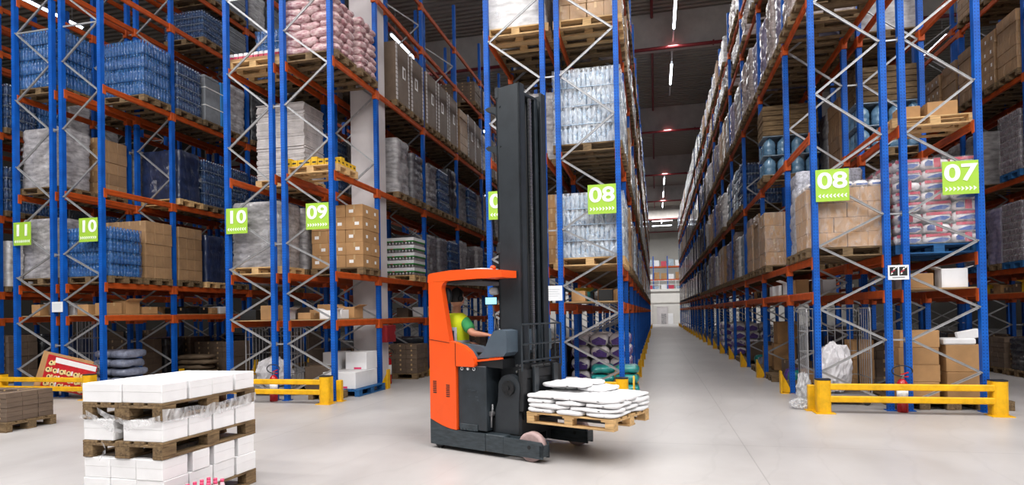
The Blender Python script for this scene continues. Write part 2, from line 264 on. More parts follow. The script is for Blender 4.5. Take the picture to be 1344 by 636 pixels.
# ------------------------------------------------------------------ mesh builder
class MB:
    def __init__(s): s.v = []; s.f = []; s.mi = []; s.sm = []
    def add(s, vs, fs, mi=0, smooth=False):
        o = len(s.v); s.v += [tuple(p) for p in vs]
        for f in fs:
            s.f.append(tuple(i + o for i in f)); s.mi.append(mi); s.sm.append(smooth)
    def box(s, x0, x1, y0, y1, z0, z1, ch=0.0, mi=0, T=None):
        if ch <= 0:
            vs = [(x, y, z) for z in (z0, z1) for y in (y0, y1) for x in (x0, x1)]
            fs = [(0, 2, 3, 1), (4, 5, 7, 6), (0, 1, 5, 4), (2, 6, 7, 3), (0, 4, 6, 2), (1, 3, 7, 5)]
        else:
            ch = min(ch, (x1 - x0) * .45, (y1 - y0) * .45, (z1 - z0) * .45)
            vs = []; idx = {}
            X, Y, Z = (x0, x1), (y0, y1), (z0, z1)
            for i in (0, 1):
                for j in (0, 1):
                    for k in (0, 1):
                        sx, sy, sz = 1 - 2 * i, 1 - 2 * j, 1 - 2 * k
                        c = (X[i], Y[j], Z[k])
                        for a in range(3):
                            p = [c[0] + sx * ch, c[1] + sy * ch, c[2] + sz * ch]
                            p[a] = c[a]; idx[i, j, k, a] = len(vs); vs.append(tuple(p))
            fs = []
            for a in range(3):
                for e in (0, 1):
                    q = []
                    for (m, n) in ((0, 0), (1, 0), (1, 1), (0, 1)):
                        t = [0, 0, 0]; t[a] = e; t[(a + 1) % 3] = m; t[(a + 2) % 3] = n
                        q.append(idx[t[0], t[1], t[2], a])
                    fs.append(tuple(q if e else q[::-1]))
            for a in range(3):
                b, c = (a + 1) % 3, (a + 2) % 3
                for m in (0, 1):
                    for n in (0, 1):
                        t0 = [0, 0, 0]; t0[b] = m; t0[c] = n; t1 = list(t0); t1[a] = 1
                        q = [idx[(*t0, b)], idx[(*t1, b)], idx[(*t1, c)], idx[(*t0, c)]]
                        fs.append(tuple(q if (m + n) % 2 == 1 else q[::-1]))
            for i in (0, 1):
                for j in (0, 1):
                    for k in (0, 1):
                        q = (idx[i, j, k, 0], idx[i, j, k, 1], idx[i, j, k, 2])
                        fs.append(q if (i + j + k) % 2 == 1 else q[::-1])
        if T is not None: vs = [T @ Vector(p) for p in vs]
        s.add(vs, fs, mi)
    def tube(s, p0, p1, r, n=8, r1=None, mi=0, cap=True, smooth=True):
        p0, p1 = Vector(p0), Vector(p1); d = (p1 - p0)
        if d.length < 1e-6: return
        q = d.to_track_quat('Z', 'Y'); r1 = r if r1 is None else r1
        vs = []
        for p, rr in ((p0, r), (p1, r1)):
            for i in range(n):
                a = 2 * PI * i / n
                vs.append(p + q @ Vector((rr * math.cos(a), rr * math.sin(a), 0)))
        s.add(vs, [(i, (i + 1) % n, n + (i + 1) % n, n + i) for i in range(n)], mi, smooth)
        if cap: s.add(vs, [tuple(range(n))[::-1], tuple(range(n, 2 * n))], mi)
    def path(s, pts, r, n=8, mi=0):
        for a, b in zip(pts, pts[1:]): s.tube(a, b, r, n, mi=mi)
    def bar(s, p0, p1, w, h, mi=0, up=(0, 1, 0)):
        p0, p1, up = Vector(p0), Vector(p1), Vector(up); d = (p1 - p0).normalized(); sd = d.cross(up).normalized(); u = sd.cross(d)
        vs = [p + sd * (w / 2 * a) + u * (h / 2 * b) for p in (p0, p1) for a, b in ((-1, -1), (1, -1), (1, 1), (-1, 1))]
        s.add(vs, [(3, 2, 1, 0), (4, 5, 6, 7), (0, 1, 5, 4), (1, 2, 6, 5), (2, 3, 7, 6), (3, 0, 4, 7)], mi)
    def lathe(s, prof, n=12, c=(0, 0, 0), mis=None, T=None, mi=0):
        vs = [(c[0] + r * math.cos(2 * PI * i / n), c[1] + r * math.sin(2 * PI * i / n), c[2] + z) for r, z in prof for i in range(n)]
        if T is not None: vs = [T @ Vector(p) for p in vs]
        o = len(s.v); s.v += [tuple(p) for p in vs]
        for k in range(len(prof) - 1):
            for i in range(n):
                s.f.append((o + k * n + i, o + k * n + (i + 1) % n, o + (k + 1) * n + (i + 1) % n, o + (k + 1) * n + i))
                s.mi.append(mis[k] if mis else mi); s.sm.append(True)
        s.f.append(tuple(o + i for i in range(n))[::-1]); s.mi.append(mis[0] if mis else mi); s.sm.append(False)
        s.f.append(tuple(o + (len(prof) - 1) * n + i for i in range(n))); s.mi.append(mis[-1] if mis else mi); s.sm.append(False)
    def prism(s, poly, fn, d0, d1, mi=0):
        """extrude a 2-D polygon: fn(p, q, d) -> xyz"""
        n = len(poly); vs = [fn(p, q, d) for d in (d0, d1) for p, q in poly]
        s.add(vs, [tuple(range(n))[::-1], tuple(range(n, 2 * n))] + [(i, (i + 1) % n, n + (i + 1) % n, n + i) for i in range(n)], mi)
    def pillow(s, c, l, rz=0.0, seed=0, n=10, m=6, mi=0, ez=0.9, ec=0.55, amp=0.012, tilt=(0, 0)):
        """a filled sack: square-ish in plan, puffed, with pinched seams and small dents"""
        T = Matrix.Translation(c) @ Euler((tilt[0], tilt[1], rz)).to_matrix().to_4x4()
        sp = lambda t, e: math.copysign(abs(t) ** e, t)
        vs = []; off = Vector((seed * 3.7, seed * 1.3, seed * 2.1))
        for j in range(m + 1):
            ph = -PI / 2 + PI * j / m
            for i in range(2 * n):
                th = PI * i / n
                x = sp(math.cos(ph), ec) * sp(math.cos(th), .42); y = sp(math.cos(ph), ec) * sp(math.sin(th), .42); z = sp(math.sin(ph), ez)
                q = Vector((x * l[0] / 2, y * l[1] / 2, z * l[2] / 2))
                k = noise.noise(q * 7 + off) * amp * 2
                q += Vector((x, y, z * 1.4)) * k
                vs.append(T @ q)
        w = 2 * n
        fs = [(j * w + i, j * w + (i + 1) % w, (j + 1) * w + (i + 1) % w, (j + 1) * w + i) for j in range(m) for i in range(w)]
        s.add(vs, fs, mi, True)
    def blob(s, c, l, seed=0, n=14, m=9, mi=0, amp=0.25, f=3.0, floor=None):
        """a crumpled heap"""
        vs = []; off = Vector((seed * 5.1, seed * 2.3, seed * 1.7))
        for j in range(m + 1):
            ph = -PI / 2 + PI * j / m
            for i in range(2 * n):
                th = PI * i / n
                d = Vector((math.cos(ph) * math.cos(th), math.cos(ph) * math.sin(th), math.sin(ph)))
                k = 1 + amp * (noise.noise(d * f + off) + 0.6 * noise.noise(d * f * 2.7 + off) + 0.35 * noise.noise(d * f * 6 + off))
                q = Vector((c[0] + d.x * l[0] / 2 * k, c[1] + d.y * l[1] / 2 * k, c[2] + d.z * l[2] / 2 * k))
                if floor is not None: q.z = max(q.z, floor)
                vs.append(q)
        w = 2 * n
        s.add(vs, [(j * w + i, j * w + (i + 1) % w, (j + 1) * w + (i + 1) % w, (j + 1) * w + i) for j in range(m) for i in range(w)], mi, False)
    def mesh(s, name, mats, smooth=None):
        me = bpy.data.meshes.new(name)
        me.from_pydata(s.v, [], s.f)
        for k in (mats if isinstance(mats, (list, tuple)) else [mats]):
            me.materials.append(M[k] if isinstance(k, str) else k)
        me.polygons.foreach_set('material_index', s.mi)
        me.polygons.foreach_set('use_smooth', s.sm if smooth is None else [smooth] * len(s.f))
        me.update()
        return me
    def build(s, name, mats, parent=None, smooth=None, loc=None):
        o = bpy.data.objects.new(name, s.mesh(name, mats, smooth)); COL.objects.link(o)
        if parent is not None: o.parent = parent
        if loc is not None: o.location = loc
        return o

def tag(o, label=None, cat=None, group=None, kind=None):
    if label: o['label'] = label
    if cat: o['category'] = cat
    if group: o['group'] = group
    if kind: o['kind'] = kind
    return o
def empty(name, loc=(0, 0, 0), rz=0.0, label=None, cat=None, group=None):
    o = bpy.data.objects.new(name, None); COL.objects.link(o); o.empty_display_size = 0.1
    o.location = loc; o.rotation_euler = (0, 0, rz)
    return tag(o, label, cat, group)
def inst(name, me, parent=None, loc=(0, 0, 0), rz=0.0, scale=None):
    o = bpy.data.objects.new(name, me); COL.objects.link(o); o.location = loc; o.rotation_euler = (0, 0, rz)
    if parent is not None: o.parent = parent
    if scale: o.scale = scale
    return o
def structure(o): o['kind'] = 'structure'; return o

# ------------------------------------------------------------------ room shell
def slab(name, x0, x1, y0, y1, z0, z1, m):
    b = MB(); b.box(x0, x1, y0, y1, z0, z1); return structure(b.build(name, m))
RX0, RX1, RY0, RY1, RZ = -34.0, 20.0, -17.0, 82.0, 13.9
slab('floor', RX0, RX1, RY0, RY1, -0.2, 0.0, 'floor')
slab('ceiling', RX0, RX1, RY0, RY1, RZ, RZ + 0.2, 'deck')
slab('wall_back', RX0, RX1, RY1, RY1 + 0.2, 0, RZ, 'wallwhite')
slab('wall_left', RX0 - 0.2, RX0, RY0, RY1, 0, RZ, 'wallgrey')
slab('wall_right', RX1, RX1 + 0.2, RY0, RY1, 0, RZ, 'wallgrey')
for k, gy in enumerate((3.4, 15.4, 27.4, 39.4, 51.4, 63.4, 75.4)):
    b = MB(); b.box(RX0, RX1, gy, gy + 0.45, 12.45, RZ); structure(b.build('ceiling_beam', 'girder'))
    b = MB(); b.tube((RX0, gy - 0.12, 12.38), (RX1, gy - 0.12, 12.38), 0.07, 10)
    for x in range(-30, 20, 6): b.box(x - .03, x + .03, gy - .2, gy - .04, 12.3, 12.47)
    structure(b.build('ceiling_trim', 'pipered'))
for x in (-2.4, 1.4, -8.0, -13.3, 6.7):
    b = MB(); b.tube((x, RY0, 13.75), (x, RY1, 13.75), 0.06, 8)
    structure(b.build('ceiling_trim', 'pipered'))
# mezzanine edge and door at the far end of the wide aisle
slab('wall_mezzanine', RX0, RX1, 68.0, 82.0, 0, 4.2, 'wallwhite')
slab('trim_1', RX0, RX1, 67.8, 68.0, 4.05, 4.35, 'wallwhite')
slab('trim_2', RX0, RX1, 67.9, 68.0, 2.6, 2.72, 'girder')
slab('trim_3', -2.95, -2.75, 67.8, 68.0, 0, 2.6, 'girder')
b = MB(); b.box(-2.3, -1.1, 67.95, 67.99, 0, 2.1); b.box(-2.36, -2.3, 67.9, 67.99, 0, 2.16); b.box(-1.1, -1.04, 67.9, 67.99, 0, 2.16); b.box(-2.36, -1.04, 67.9, 67.99, 2.1, 2.16)
structure(b.build('door_1', 'concrete'))
# concrete column standing inside the second bay of the middle left rack
slab('column', -9.12, -8.50, 2.12, 2.60, 0, RZ, 'concrete')

# ------------------------------------------------------------------ ceiling tube lamps
ROWX = [-23.2, -17.7, -12.34, -6.9, -1.57, 3.85, 9.25]
ROWLAB = {-1.57: 'over the open aisle', -6.9: 'over the aisle marked 09', -12.34: 'over the aisle marked 10',
          -17.7: 'over the aisle marked 11', -23.2: 'over the aisle past the far left rack',
          3.85: 'over the aisle marked 07', 9.25: 'over the aisle past the far right rack'}
hb = MB(); hb.box(-.06, .06, -1.25, 1.25, 0.0, 0.07, .01); hb.tube((0, -.8, .06), (0, -.8, 1.2), .012, 6); hb.tube((0, .8, .06), (0, .8, 1.2), .012, 6)
ME_HOUSING = hb.mesh('lamp_housing', 'lampwhite')
tb = MB(); tb.tube((0, -1.2, -.03), (0, 1.2, -.03), .045, 10); ME_TUBE = tb.mesh('lamp_tube', 'tube')
rb = MB(); rb.box(-.03, .03, -3, 3, .02, .06); ME_RAIL = rb.mesh('lamp_rail', 'lampwhite')
ORD = ['first', 'second', 'third', 'fourth', 'fifth', 'sixth', 'seventh', 'eighth', 'ninth', 'tenth', 'eleventh', 'twelfth', 'thirteenth', 'fourteenth']
for x in ROWX:
    ys = [0.85 + 6.0 * k for k in range(-2, 12)]
    k = -1
    for q, y in enumerate(ys):
        if x == -1.57 and 22 < y < 41 or f'lamp {x} {q}' in HIDDEN: continue
        k += 1
        t = empty('ceiling_lamp', (x, y, 12.62), 0, f'{ORD[k]} lit ceiling tube from near end, {ROWLAB[x]}', 'lamp', 'ceiling tube lamps')
        KEY[t.name] = f'lamp {x} {q}'
        inst('lamp_housing', ME_HOUSING, t); inst('lit_tube', ME_TUBE, t)
        if x in (-1.57,): inst('cable_rail', ME_RAIL, t)

for k, y in enumerate((66.2, 70.5)):
    t = empty('ceiling_lamp', (-1.5, y, 12.62), PI / 2, f'{["nearer", "farther"][k]} crosswise lit tube at the far end of the open aisle', 'lamp', 'ceiling tube lamps')
    inst('lamp_housing', ME_HOUSING, t); inst('lit_tube', ME_TUBE, t)
# ------------------------------------------------------------------ pallet racks
W1, GAP = 1.01, 0.258
def frame_ys(n): return [0.0] + [1.935 + 2.8 * k for k in range(n)]
HGT = 11.2
pb = MB()
# rolled post: a C section, open to the inside
prof = [(-.0425, -.05), (.0425, -.05), (.0425, .05), (.012, .05), (.012, .042), (.034, .042), (.034, -.04), (-.034, -.04), (-.034, .042), (-.012, .042), (-.012, .05), (-.0425, .05)]
pb.prism(prof, lambda p, q, d: (p, q, d), 0, HGT)
pb.box(-.07, .07, -.08, .08, 0, .012)
ME_POST = pb.mesh('rack_post', 'post')
NOD_O = [0.59, 1.57, 2.56, 3.62, 4.97, 6.43, 7.9, 9.3]
NOD_I = [0.14, 1.085, 2.05, 3.025, 4.25, 5.70, 7.14, 8.6, 10.0]
def brace_mesh(flip):
    b = MB(); xo, xi = (W1 - .045, .045) if flip else (.045, W1 - .045)
    pts = []
    for k in range(len(NOD_I)):
        pts.append((xi, 0, NOD_I[k]))
        if k < len(NOD_O): pts.append((xo, 0, NOD_O[k]))
    for k, (p, q) in enumerate(zip(pts, pts[1:])):
        dy = 0.012 if k % 2 else -0.012
        p = Vector(p) + Vector((0, dy, 0)); q = Vector(q) + Vector((0, dy, 0))
        b.bar(p, q, .034, .022)
        sd = (q - p).normalized().cross(Vector((0, 1, 0))) * .014
        b.bar(p + sd + Vector((0, -.013, 0)), q + sd + Vector((0, -.013, 0)), .006, .012); b.bar(p - sd + Vector((0, -.013, 0)), q - sd + Vector((0, -.013, 0)), .006, .012)
    b.bar((xo, 0, 7.9), (xi, 0, 7.9), .034, .022)
    for x, y, z in pts: b.tube((x, -.05, z), (x, .03, z), .012, 8)
    return b.mesh('rack_bracing', 'galv')
ME_BR = (brace_mesh(False), brace_mesh(True))
def beam_box(b, x, y0, y1, z):
    b.box(x - .022, x + .022, y0 + .05, y1 - .05, z - .062, z + .062, .008)
    b.box(x - .028, x + .028, y0 + .05, y1 - .05, z + .02, z + .045); b.box(x - .028, x + .028, y0 + .05, y1 - .05, z - .045, z - .02)
    for a, c in ((y0, y0 + .085), (y1 - .085, y1)): b.box(x - .05, x + .05, a, c, z - .14, z + .06, .006)
ME_BEAM = {}
def beam_mesh(L):
    k = round(L, 3)
    if k not in ME_BEAM:
        b = MB(); beam_box(b, 0, 0, L, 0); ME_BEAM[k] = b.mesh('rack_beam', 'beam')
    return ME_BEAM[k]
sb = MB(); sb.box(.04, GAP - .04, -.012, .012, -.012, .012); sb.box(.036, .044, -.03, .03, -.04, .04); sb.box(GAP - .044, GAP - .036, -.03, .03, -.04, .04)
ME_SPACER = sb.mesh('row_spacer', 'galv')
CAM = Vector((-2.4721, -10.5049, 1.5877))
LEVELS = {}
def make_rack(key, X0, nb, levels, low, label, lowbays=99):
    r = empty('pallet_rack', (X0, 0, 0), 0, label, 'pallet rack', 'blue and orange pallet racks')
    ys = frame_ys(nb); xs = [0, W1, W1 + GAP, 2 * W1 + GAP]
    for i, y in enumerate(ys):
        for x in xs: inst('upright', ME_POST, r, (x, y, 0))
        inst('bracing', ME_BR[0], r, (0, y, 0)); inst('bracing', ME_BR[1], r, (W1 + GAP, y, 0))
        if i < 6:
            for z in (1.085, 3.02, 5.70, 8.6): inst('row_spacer', ME_SPACER, r, (W1, y, z))
    bl = []
    for i, (a, c) in enumerate(zip(ys, ys[1:])):
        for z in ([low] if i < lowbays else []) + levels:
            for x in xs: bl.append((x, a, c, z))
    bl.sort(key=lambda t: (Vector((X0 + t[0], t[1], t[3])) - CAM).length)
    for x, a, c, z in bl[:100]: inst('beam', beam_mesh(c - a), r, (x, a, z))
    if bl[100:]:
        b = MB()
        for x, a, c, z in bl[100:]: beam_box(b, x, a, c, z)
        tag(b.build('beam', 'beam', r), kind='stuff')
    LEVELS[key] = (X0, ys, levels, low)
    return r
UP = [2.34, 4.325, 6.51, 8.65, 9.82]
make_rack('R', 0.0, 20, UP, 1.79, 'blue and orange double pallet rack with end signs 08 and 07')
make_rack('M', -5.327, 20, UP, 1.70, 'blue and orange double pallet rack behind the reach truck mast, end sign 08')
make_rack('L', -10.687, 8, [2.40] + UP[1:], 1.47, 'blue and orange double pallet rack with end signs 10 and 09')
make_rack('K', -16.014, 9, UP, 1.65, 'blue and orange double pallet rack with end signs 11 and 10')
make_rack('J', -21.34, 4, UP, 1.65, 'blue and orange double pallet rack cut off by the left picture edge')
make_rack('Q', 5.34, 7, UP, 1.79, 'blue and orange double pallet rack cut off by the right picture edge')
RACKNAME = {'R': '08-07 rack', 'M': 'rack behind the mast', 'L': '10-09 rack', 'K': '11-10 rack', 'J': 'far-left rack', 'Q': 'far-right rack'}

# ------------------------------------------------------------------ aisle signs
def text_mesh(body, size, m, depth=0.003, bold=0.012):
    cu = bpy.data.curves.new('lettering', 'FONT'); cu.body = body; cu.size = size; cu.extrude = depth; cu.offset = bold
    cu.align_x = 'CENTER'; cu.align_y = 'CENTER'
    o = bpy.data.objects.new('lettering', cu); COL.objects.link(o)
    bpy.context.view_layer.update()
    me = bpy.data.meshes.new_from_object(o.evaluated_get(bpy.context.evaluated_depsgraph_get()))
    bpy.data.objects.remove(o); bpy.data.curves.remove(cu)
    me.materials.clear(); me.materials.append(M[m])
    me.transform(Matrix.Rotation(PI / 2, 4, 'X'))
    return me
def aisle_sign(x0, num, right, label):
    w = 0.478
    s = empty('aisle_sign', (x0 + w / 2, -0.075, 3.506), 0, label, 'sign', 'green aisle number signs')
    b = MB(); b.box(-w / 2, w / 2, 0, .006, -.25, .25); b.build('sign_plate', 'signgreen', s)
    me = text_mesh(num, 0.34, 'signwhite', bold=0.008)
    o = inst('number', me, s, (0, -.004, .062)); o.scale = (1.28, 1, 1.02)
    b = MB(); d = 1 if right else -1
    for k in range(8):
        cx = (k - 3.5) * .053
        poly = [(cx - d * .018, .035), (cx + d * .022, 0), (cx - d * .018, -.035), (cx - d * .018, -.012), (cx - d * .006, 0), (cx - d * .018, .012)]
        b.prism(poly, lambda p, q, e: (p, e, q - .165), -.005, 0.001)
    b.build('chevrons', 'signwhite', s)
for X0, a, c, w in ((0, '08', '07', 'on the rack right of the open aisle'), (-5.327, '09', '08', 'on the rack behind the reach truck'), (-10.687, '10', '09', 'on the rack left of the reach truck'), (-16.014, '11', '10', 'on the leftmost fully seen rack')):
    aisle_sign(X0 + .008, a, False, f'lime green sign {a} with chevrons pointing left {w}')
    aisle_sign(X0 + 2.278 - .515, c, True, f'lime green sign {c} with chevrons pointing right {w}')
def notice(x0, x1, z0, z1, label, pic=False):
    s = empty('notice_plate', ((x0 + x1) / 2, -.06, (z0 + z1) / 2), 0, label, 'sign')
    w, h = (x1 - x0) / 2, (z1 - z0) / 2
    b = MB(); b.box(-w, w, 0, .005, -h, h); b.build('plate', 'whiteplate', s)
    if pic:
        for sx in (-1, 1):
            b = MB(); b.box(sx * w * .46 - w * .38, sx * w * .46 + w * .38, -.003, .001, -h * .45, h * .75); b.build('picture', 'blackink', s)
            b = MB()
            for q in range(5):
                u, v = sx * w * .46 + (q % 3 - 1) * w * .2, (q * 37 % 5 - 1.6) * h * .2 + .02
                b.prism([(u - .012, v - .016), (u + .02, v), (u + .004, v + .02)], lambda p, r, e: (p, e, r), -.005, -.002, mi=q % 2)
            b.build('picture_detail', ['signwhite', 'red'], s)
        b = MB(); b.box(-w * .6, w * .6, -.002, .001, -h * .75, -h * .66); b.build('text_line', 'blackink', s)
    else:
        b = MB()
        for q in range(4): b.box(-w * .7, w * (.7 - .2 * (q % 2)), -.002, .001, h * (.5 - .3 * q), h * (.53 - .3 * q))
        b.build('text_line', 'traycard', s)
notice(1.003, 1.289, 2.005, 2.227, 'white notice plate with two dark pictures between posts of the 08-07 rack', True)
notice(-4.334, -4.034, 1.803, 2.06, 'blank white plate between rack posts right of the mast')
notice(-15.0, -14.716, 1.80, 2.017, 'small white paper plate on the middle posts of the 11-10 rack')

# ------------------------------------------------------------------ barriers, upright guards, extinguishers
def barrier(X0, label):
    r = empty('end_barrier', (X0, -.36, 0), 0, label, 'barrier', 'yellow end-of-rack barriers')
    for x in (-.02, 2.29):
        b = MB(); w = .1
        pts = [(-w, -.03)] + [(-w * math.cos(t), -.03 - .07 * math.sin(t)) for t in [PI * k / 8 for k in range(1, 8)]] + [(w, -.03), (w, .1), (-w, .1)]
        b.prism(pts, lambda p, q, d: (x + p, q, d), .012, .5); b.box(x - .14, x + .14, -.13, .13, 0, .012)
        p = b.build('barrier_post', 'yellow', r)
        b = MB(); b.prism([(u * 1.02, v * 1.02) for u, v in pts], lambda p, q, d: (x + p, q, d), .5, .518); b.build('post_cap', 'blackcap', p)
    for z in (.17, .355):
        b = MB(); b.box(.05, 2.22, -.07, .0, z, z + .095, .012); b.build('rail', 'yellow', r)
barrier(0.0, 'yellow two-rail barrier in front of the 08-07 rack end')
barrier(-5.327, 'yellow two-rail barrier behind the loaded fork pallet')
barrier(-10.687, 'yellow two-rail barrier in front of the 10-09 rack end')
barrier(-16.014, 'yellow two-rail barrier with red printed card sheets behind')
def guard_mesh(sx):
    b = MB()
    b.box(-.012 * 1, .012, -.075, .075, 0, .42)
    poly = [(0, .42), (0, .02), (.2, .02)]
    b.prism(poly, lambda p, q, d: (sx * p, d, q), -.006, .006)
    b.box(min(0, sx * .22), max(0, sx * .22), -.08, .08, 0, .012)
    return b.mesh('upright_guard', 'yellow')
GM = {1: guard_mesh(1), -1: guard_mesh(-1)}
for key, xo, sx in (('R', -.20, 1), ('M', 2.278 + .20, -1), ('L', 2.278 + .2, -1), ('K', 2.278 + .2, -1)):
    X0, ys, lv, lo = LEVELS[key]
    ya = ys[1:] if key in 'RM' else ys[1:4]
    k = -1
    for q, y in enumerate(ya):
        if f'guard {key} {q}' in HIDDEN: continue
        k += 1
        o = inst('upright_guard', GM[sx], None, (X0 + xo, y, 0)); KEY[o.name] = f'guard {key} {q}'
        n = ORD[k] if k < 14 else f'{k + 1}th'
        face = {'R': 'right side of the open aisle', 'M': 'left side of the open aisle', 'L': 'aisle 09 face of the 10-09 rack', 'K': 'aisle 10 face of the 11-10 rack'}[key]
        tag(o, f'yellow upright guard, {n} from the near end, {face}', 'rack guard', 'yellow upright guards')
# yellow rounded corner guard beside the middle barrier
b = MB(); pts = [(.16 * math.cos(t), .3 + .2 * math.sin(t)) for t in [PI * k / 12 for k in range(13)]] + [(-.16, .02), (.16, .02)]
b.prism(pts, lambda p, q, d: (d, p, q), -.012, .012); b.box(-.1, .1, -.2, .2, 0, .014)
tag(b.build('corner_guard', 'yellow', loc=(-2.86, .12, 0)), 'round-topped yellow corner guard beside the barrier behind the fork pallet', 'rack guard')
for X, Y, lab in ((-8.31, .0, 'yellow corner guard beside the 10-09 barrier post'), (-.14, -.12, 'yellow corner guard beside the left post of the 08-07 barrier')):
    b = MB(); b.box(-.05, .05, -.05, .05, 0, .4, .01); b.box(-.09, .09, -.09, .09, 0, .012)
    tag(b.build('corner_guard', 'yellow', loc=(X, Y, 0)), lab, 'rack guard')

def extinguisher(x, y, label, h=.5):
    e = empty('fire_extinguisher', (x, y, 0), 0, label, 'fire extinguisher', 'red fire extinguishers')
    b = MB(); R = .075
    b.lathe([(R * .9, 0), (R, .01), (R, h - .09), (R * .9, h - .05), (R * .55, h - .015), (.025, h)], 18); c = b.build('cylinder', 'extred', e)
    b = MB(); b.lathe([(R * 1.01, h * .35), (R * 1.01, h * .72)], 18); b.build('label_band', 'paper', c)
    b = MB(); b.tube((0, 0, h), (0, 0, h + .05), .016); b.box(-.03, .03, -.015, .015, h + .03, h + .06, .004); b.build('valve', 'steel', e)
    b = MB(); b.bar((-.02, 0, h + .06), (.09, 0, h + .1), .02, .006); b.bar((-.02, 0, h + .03), (.09, 0, h + .035), .02, .006); b.build('handle', 'extred', e)
    b = MB(); b.path([(.0 - .14 * math.sin(t) , -.01, h + .04 + .09 * (1 - math.cos(t)) * .9 - .0) for t in [2 * PI * k / 16 * .8 for k in range(17)]], .009, 6); b.build('hose', 'blackcap', e)
extinguisher(1.13, -.14, 'red fire extinguisher behind the 08-07 barrier rails')
extinguisher(-9.62, -.14, 'red fire extinguisher behind the 10-09 barrier rails')
extinguisher(-8.62, 2.84, 'red fire extinguisher on the floor beside the white concrete column', .62)
b = MB(); b.box(-.02, .16, -.26, .26, -.19, .19, .012); cb = b.build('hose_cabinet', 'boxred', loc=(-8.475, 2.36, 1.19))
tag(cb, 'dark red hose cabinet fixed to the white concrete column', 'hose cabinet')
b = MB(); b.box(.155, .17, -.22, .22, -.16, .16); b.build('door', 'boxred', cb); b = MB(); b.box(.165, .185, .17, .21, -.03, .05); b.build('latch', 'steel', cb)

# ------------------------------------------------------------------ pallets
def pallet_boxes(L=1.2, Wd=.8, h=.144, bw=.0725):
    """local x along L"""
    k = h / .144; out = {'deck': [], 'block': [], 'runner': []}
    for j in range(5):
        y = -Wd / 2 + [0.072, .235, .4, .565, .728][j] / .8 * Wd; w = (.0725 if j in (0, 2, 4) else .05) / .8 * Wd
        out['deck'].append((-L / 2, L / 2, y - w, y + w, .122 * k, h))
    for i in (-1, 0, 1): out['deck'].append((i * (L / 2 - .0725) - .0725, i * (L / 2 - .0725) + .0725, -Wd / 2, Wd / 2, .1 * k, .122 * k))
    for i in (-1, 0, 1):
        for j in (-1, 0, 1):
            x = i * (L / 2 - bw); y = j * (Wd / 2 - (.05 if j else 0)); w = .05 if j else bw
            out['block'].append((x - bw, x + bw, y - w, y + w, .022 * k, .1 * k))
    for j in (-1, 0, 1):
        y = j * (Wd / 2 - .05); w = .05 if j else .0725
        out['runner'].append((-L / 2, L / 2, y - w, y + w, 0, .022 * k))
    return out
def pallet_mesh(m, ch=0.0):
    b = MB()
    for kk, bs in pallet_boxes().items():
        for q in bs: b.box(*q, ch=ch)
    return b.mesh('pallet', m)
ME_PAL = {k: pallet_mesh(k) for k in ('wood', 'oldwood', 'bluewood')}
def pallet_parts(loc, rz, label, m='oldwood', L=1.2, Wd=.8, h=.144, group=None, bw=.0725):
    r = empty('wooden_pallet', loc, rz, label, 'pallet', group)
    for kk, bs in pallet_boxes(L, Wd, h, bw).items():
        if kk == 'block':
            for q in bs: b = MB(); b.box(*q, ch=.004); b.build('block', m, r)
        else:
            for q in bs: b = MB(); b.box(*q, ch=.003); b.build('deck_board' if kk == 'deck' else 'bottom_board', m, r)
    return r

# ------------------------------------------------------------------ load prototypes (local x: rack depth 1.2 m, y: along the aisle 0.8 m)
def bottle_layer(h, mats, nx=14, ny=9, lx=1.16, ly=.78, sheet=True, seg=8, rk=.98):
    b = MB(); dx, dy = lx / nx, ly / ny; r = min(dx, dy) / 2 * rk
    hb = h - .012
    prof = [(r * .9, 0), (r, .02 * hb), (r, .30 * hb), (r * .93, .33 * hb), (r * .93, .58 * hb), (r, .62 * hb), (r * .96, .70 * hb), (r * .55, .86 * hb), (r * .36, .90 * hb), (r * .38, .905 * hb), (r * .38, hb)]
    mis = [0, 0, 0, 1, 1, 0, 0, 0, 2, 2]
    for i in range(nx):
        for j in range(ny):
            if i in (0, nx - 1) or j in (0, ny - 1):
                b.lathe(prof, seg, (-lx / 2 + dx * (i + .5), -ly / 2 + dy * (j + .5), .012), mis)
    b.box(-lx / 2 + dx, lx / 2 - dx, -ly / 2 + dy, ly / 2 - dy, .012, h * .9, mi=0)
    if sheet: b.box(-lx / 2 - .005, lx / 2 + .005, -ly / 2 - .005, ly / 2 + .005, 0, .012, mi=3)
    return b.mesh('bottle_layer', mats)
def film_shell(x, y, z0, z1, seed, m='film', bulge=.012, bands=0):
    b = MB(); n = 15
    per = []
    for (ax, ay, bx, by) in ((-x, -y, x, -y), (x, -y, x, y), (x, y, -x, y), (-x, y, -x, -y)):
        for k in range(n): per.append((ax + (bx - ax) * k / n, ay + (by - ay) * k / n))
    rows = 12 if not bands else bands * 4; vs = []
    for r in range(rows + 1):
        z = z0 + (z1 - z0) * r / rows
        for (px, py) in per:
            k = noise.noise(Vector((px * 5 + seed, py * 5, z * 3))) * bulge
            if bands and r % 4 == 0 and 0 < r < rows: k -= .022
            l = math.hypot(px, py); vs.append((px + px / l * (k + bulge * .5), py + py / l * (k + bulge * .5), z))
    w = len(per)
    b.add(vs, [(r * w + i, r * w + (i + 1) % w, (r + 1) * w + (i + 1) % w, (r + 1) * w + i) for r in range(rows) for i in range(w)], 0, True)
    return b.mesh('stretch_film', m)
def layered(name, mesh, h, n, film=None, jitter=.006):
    r = empty(name)
    for k in range(n):
        o = inst('layer', mesh, r, (rnd.uniform(-jitter, jitter), rnd.uniform(-jitter, jitter), k * h), PI if k % 2 else 0)
        o.name = mesh.name.split('.')[0]
    if film: inst('stretch_film', film, r)
    return r
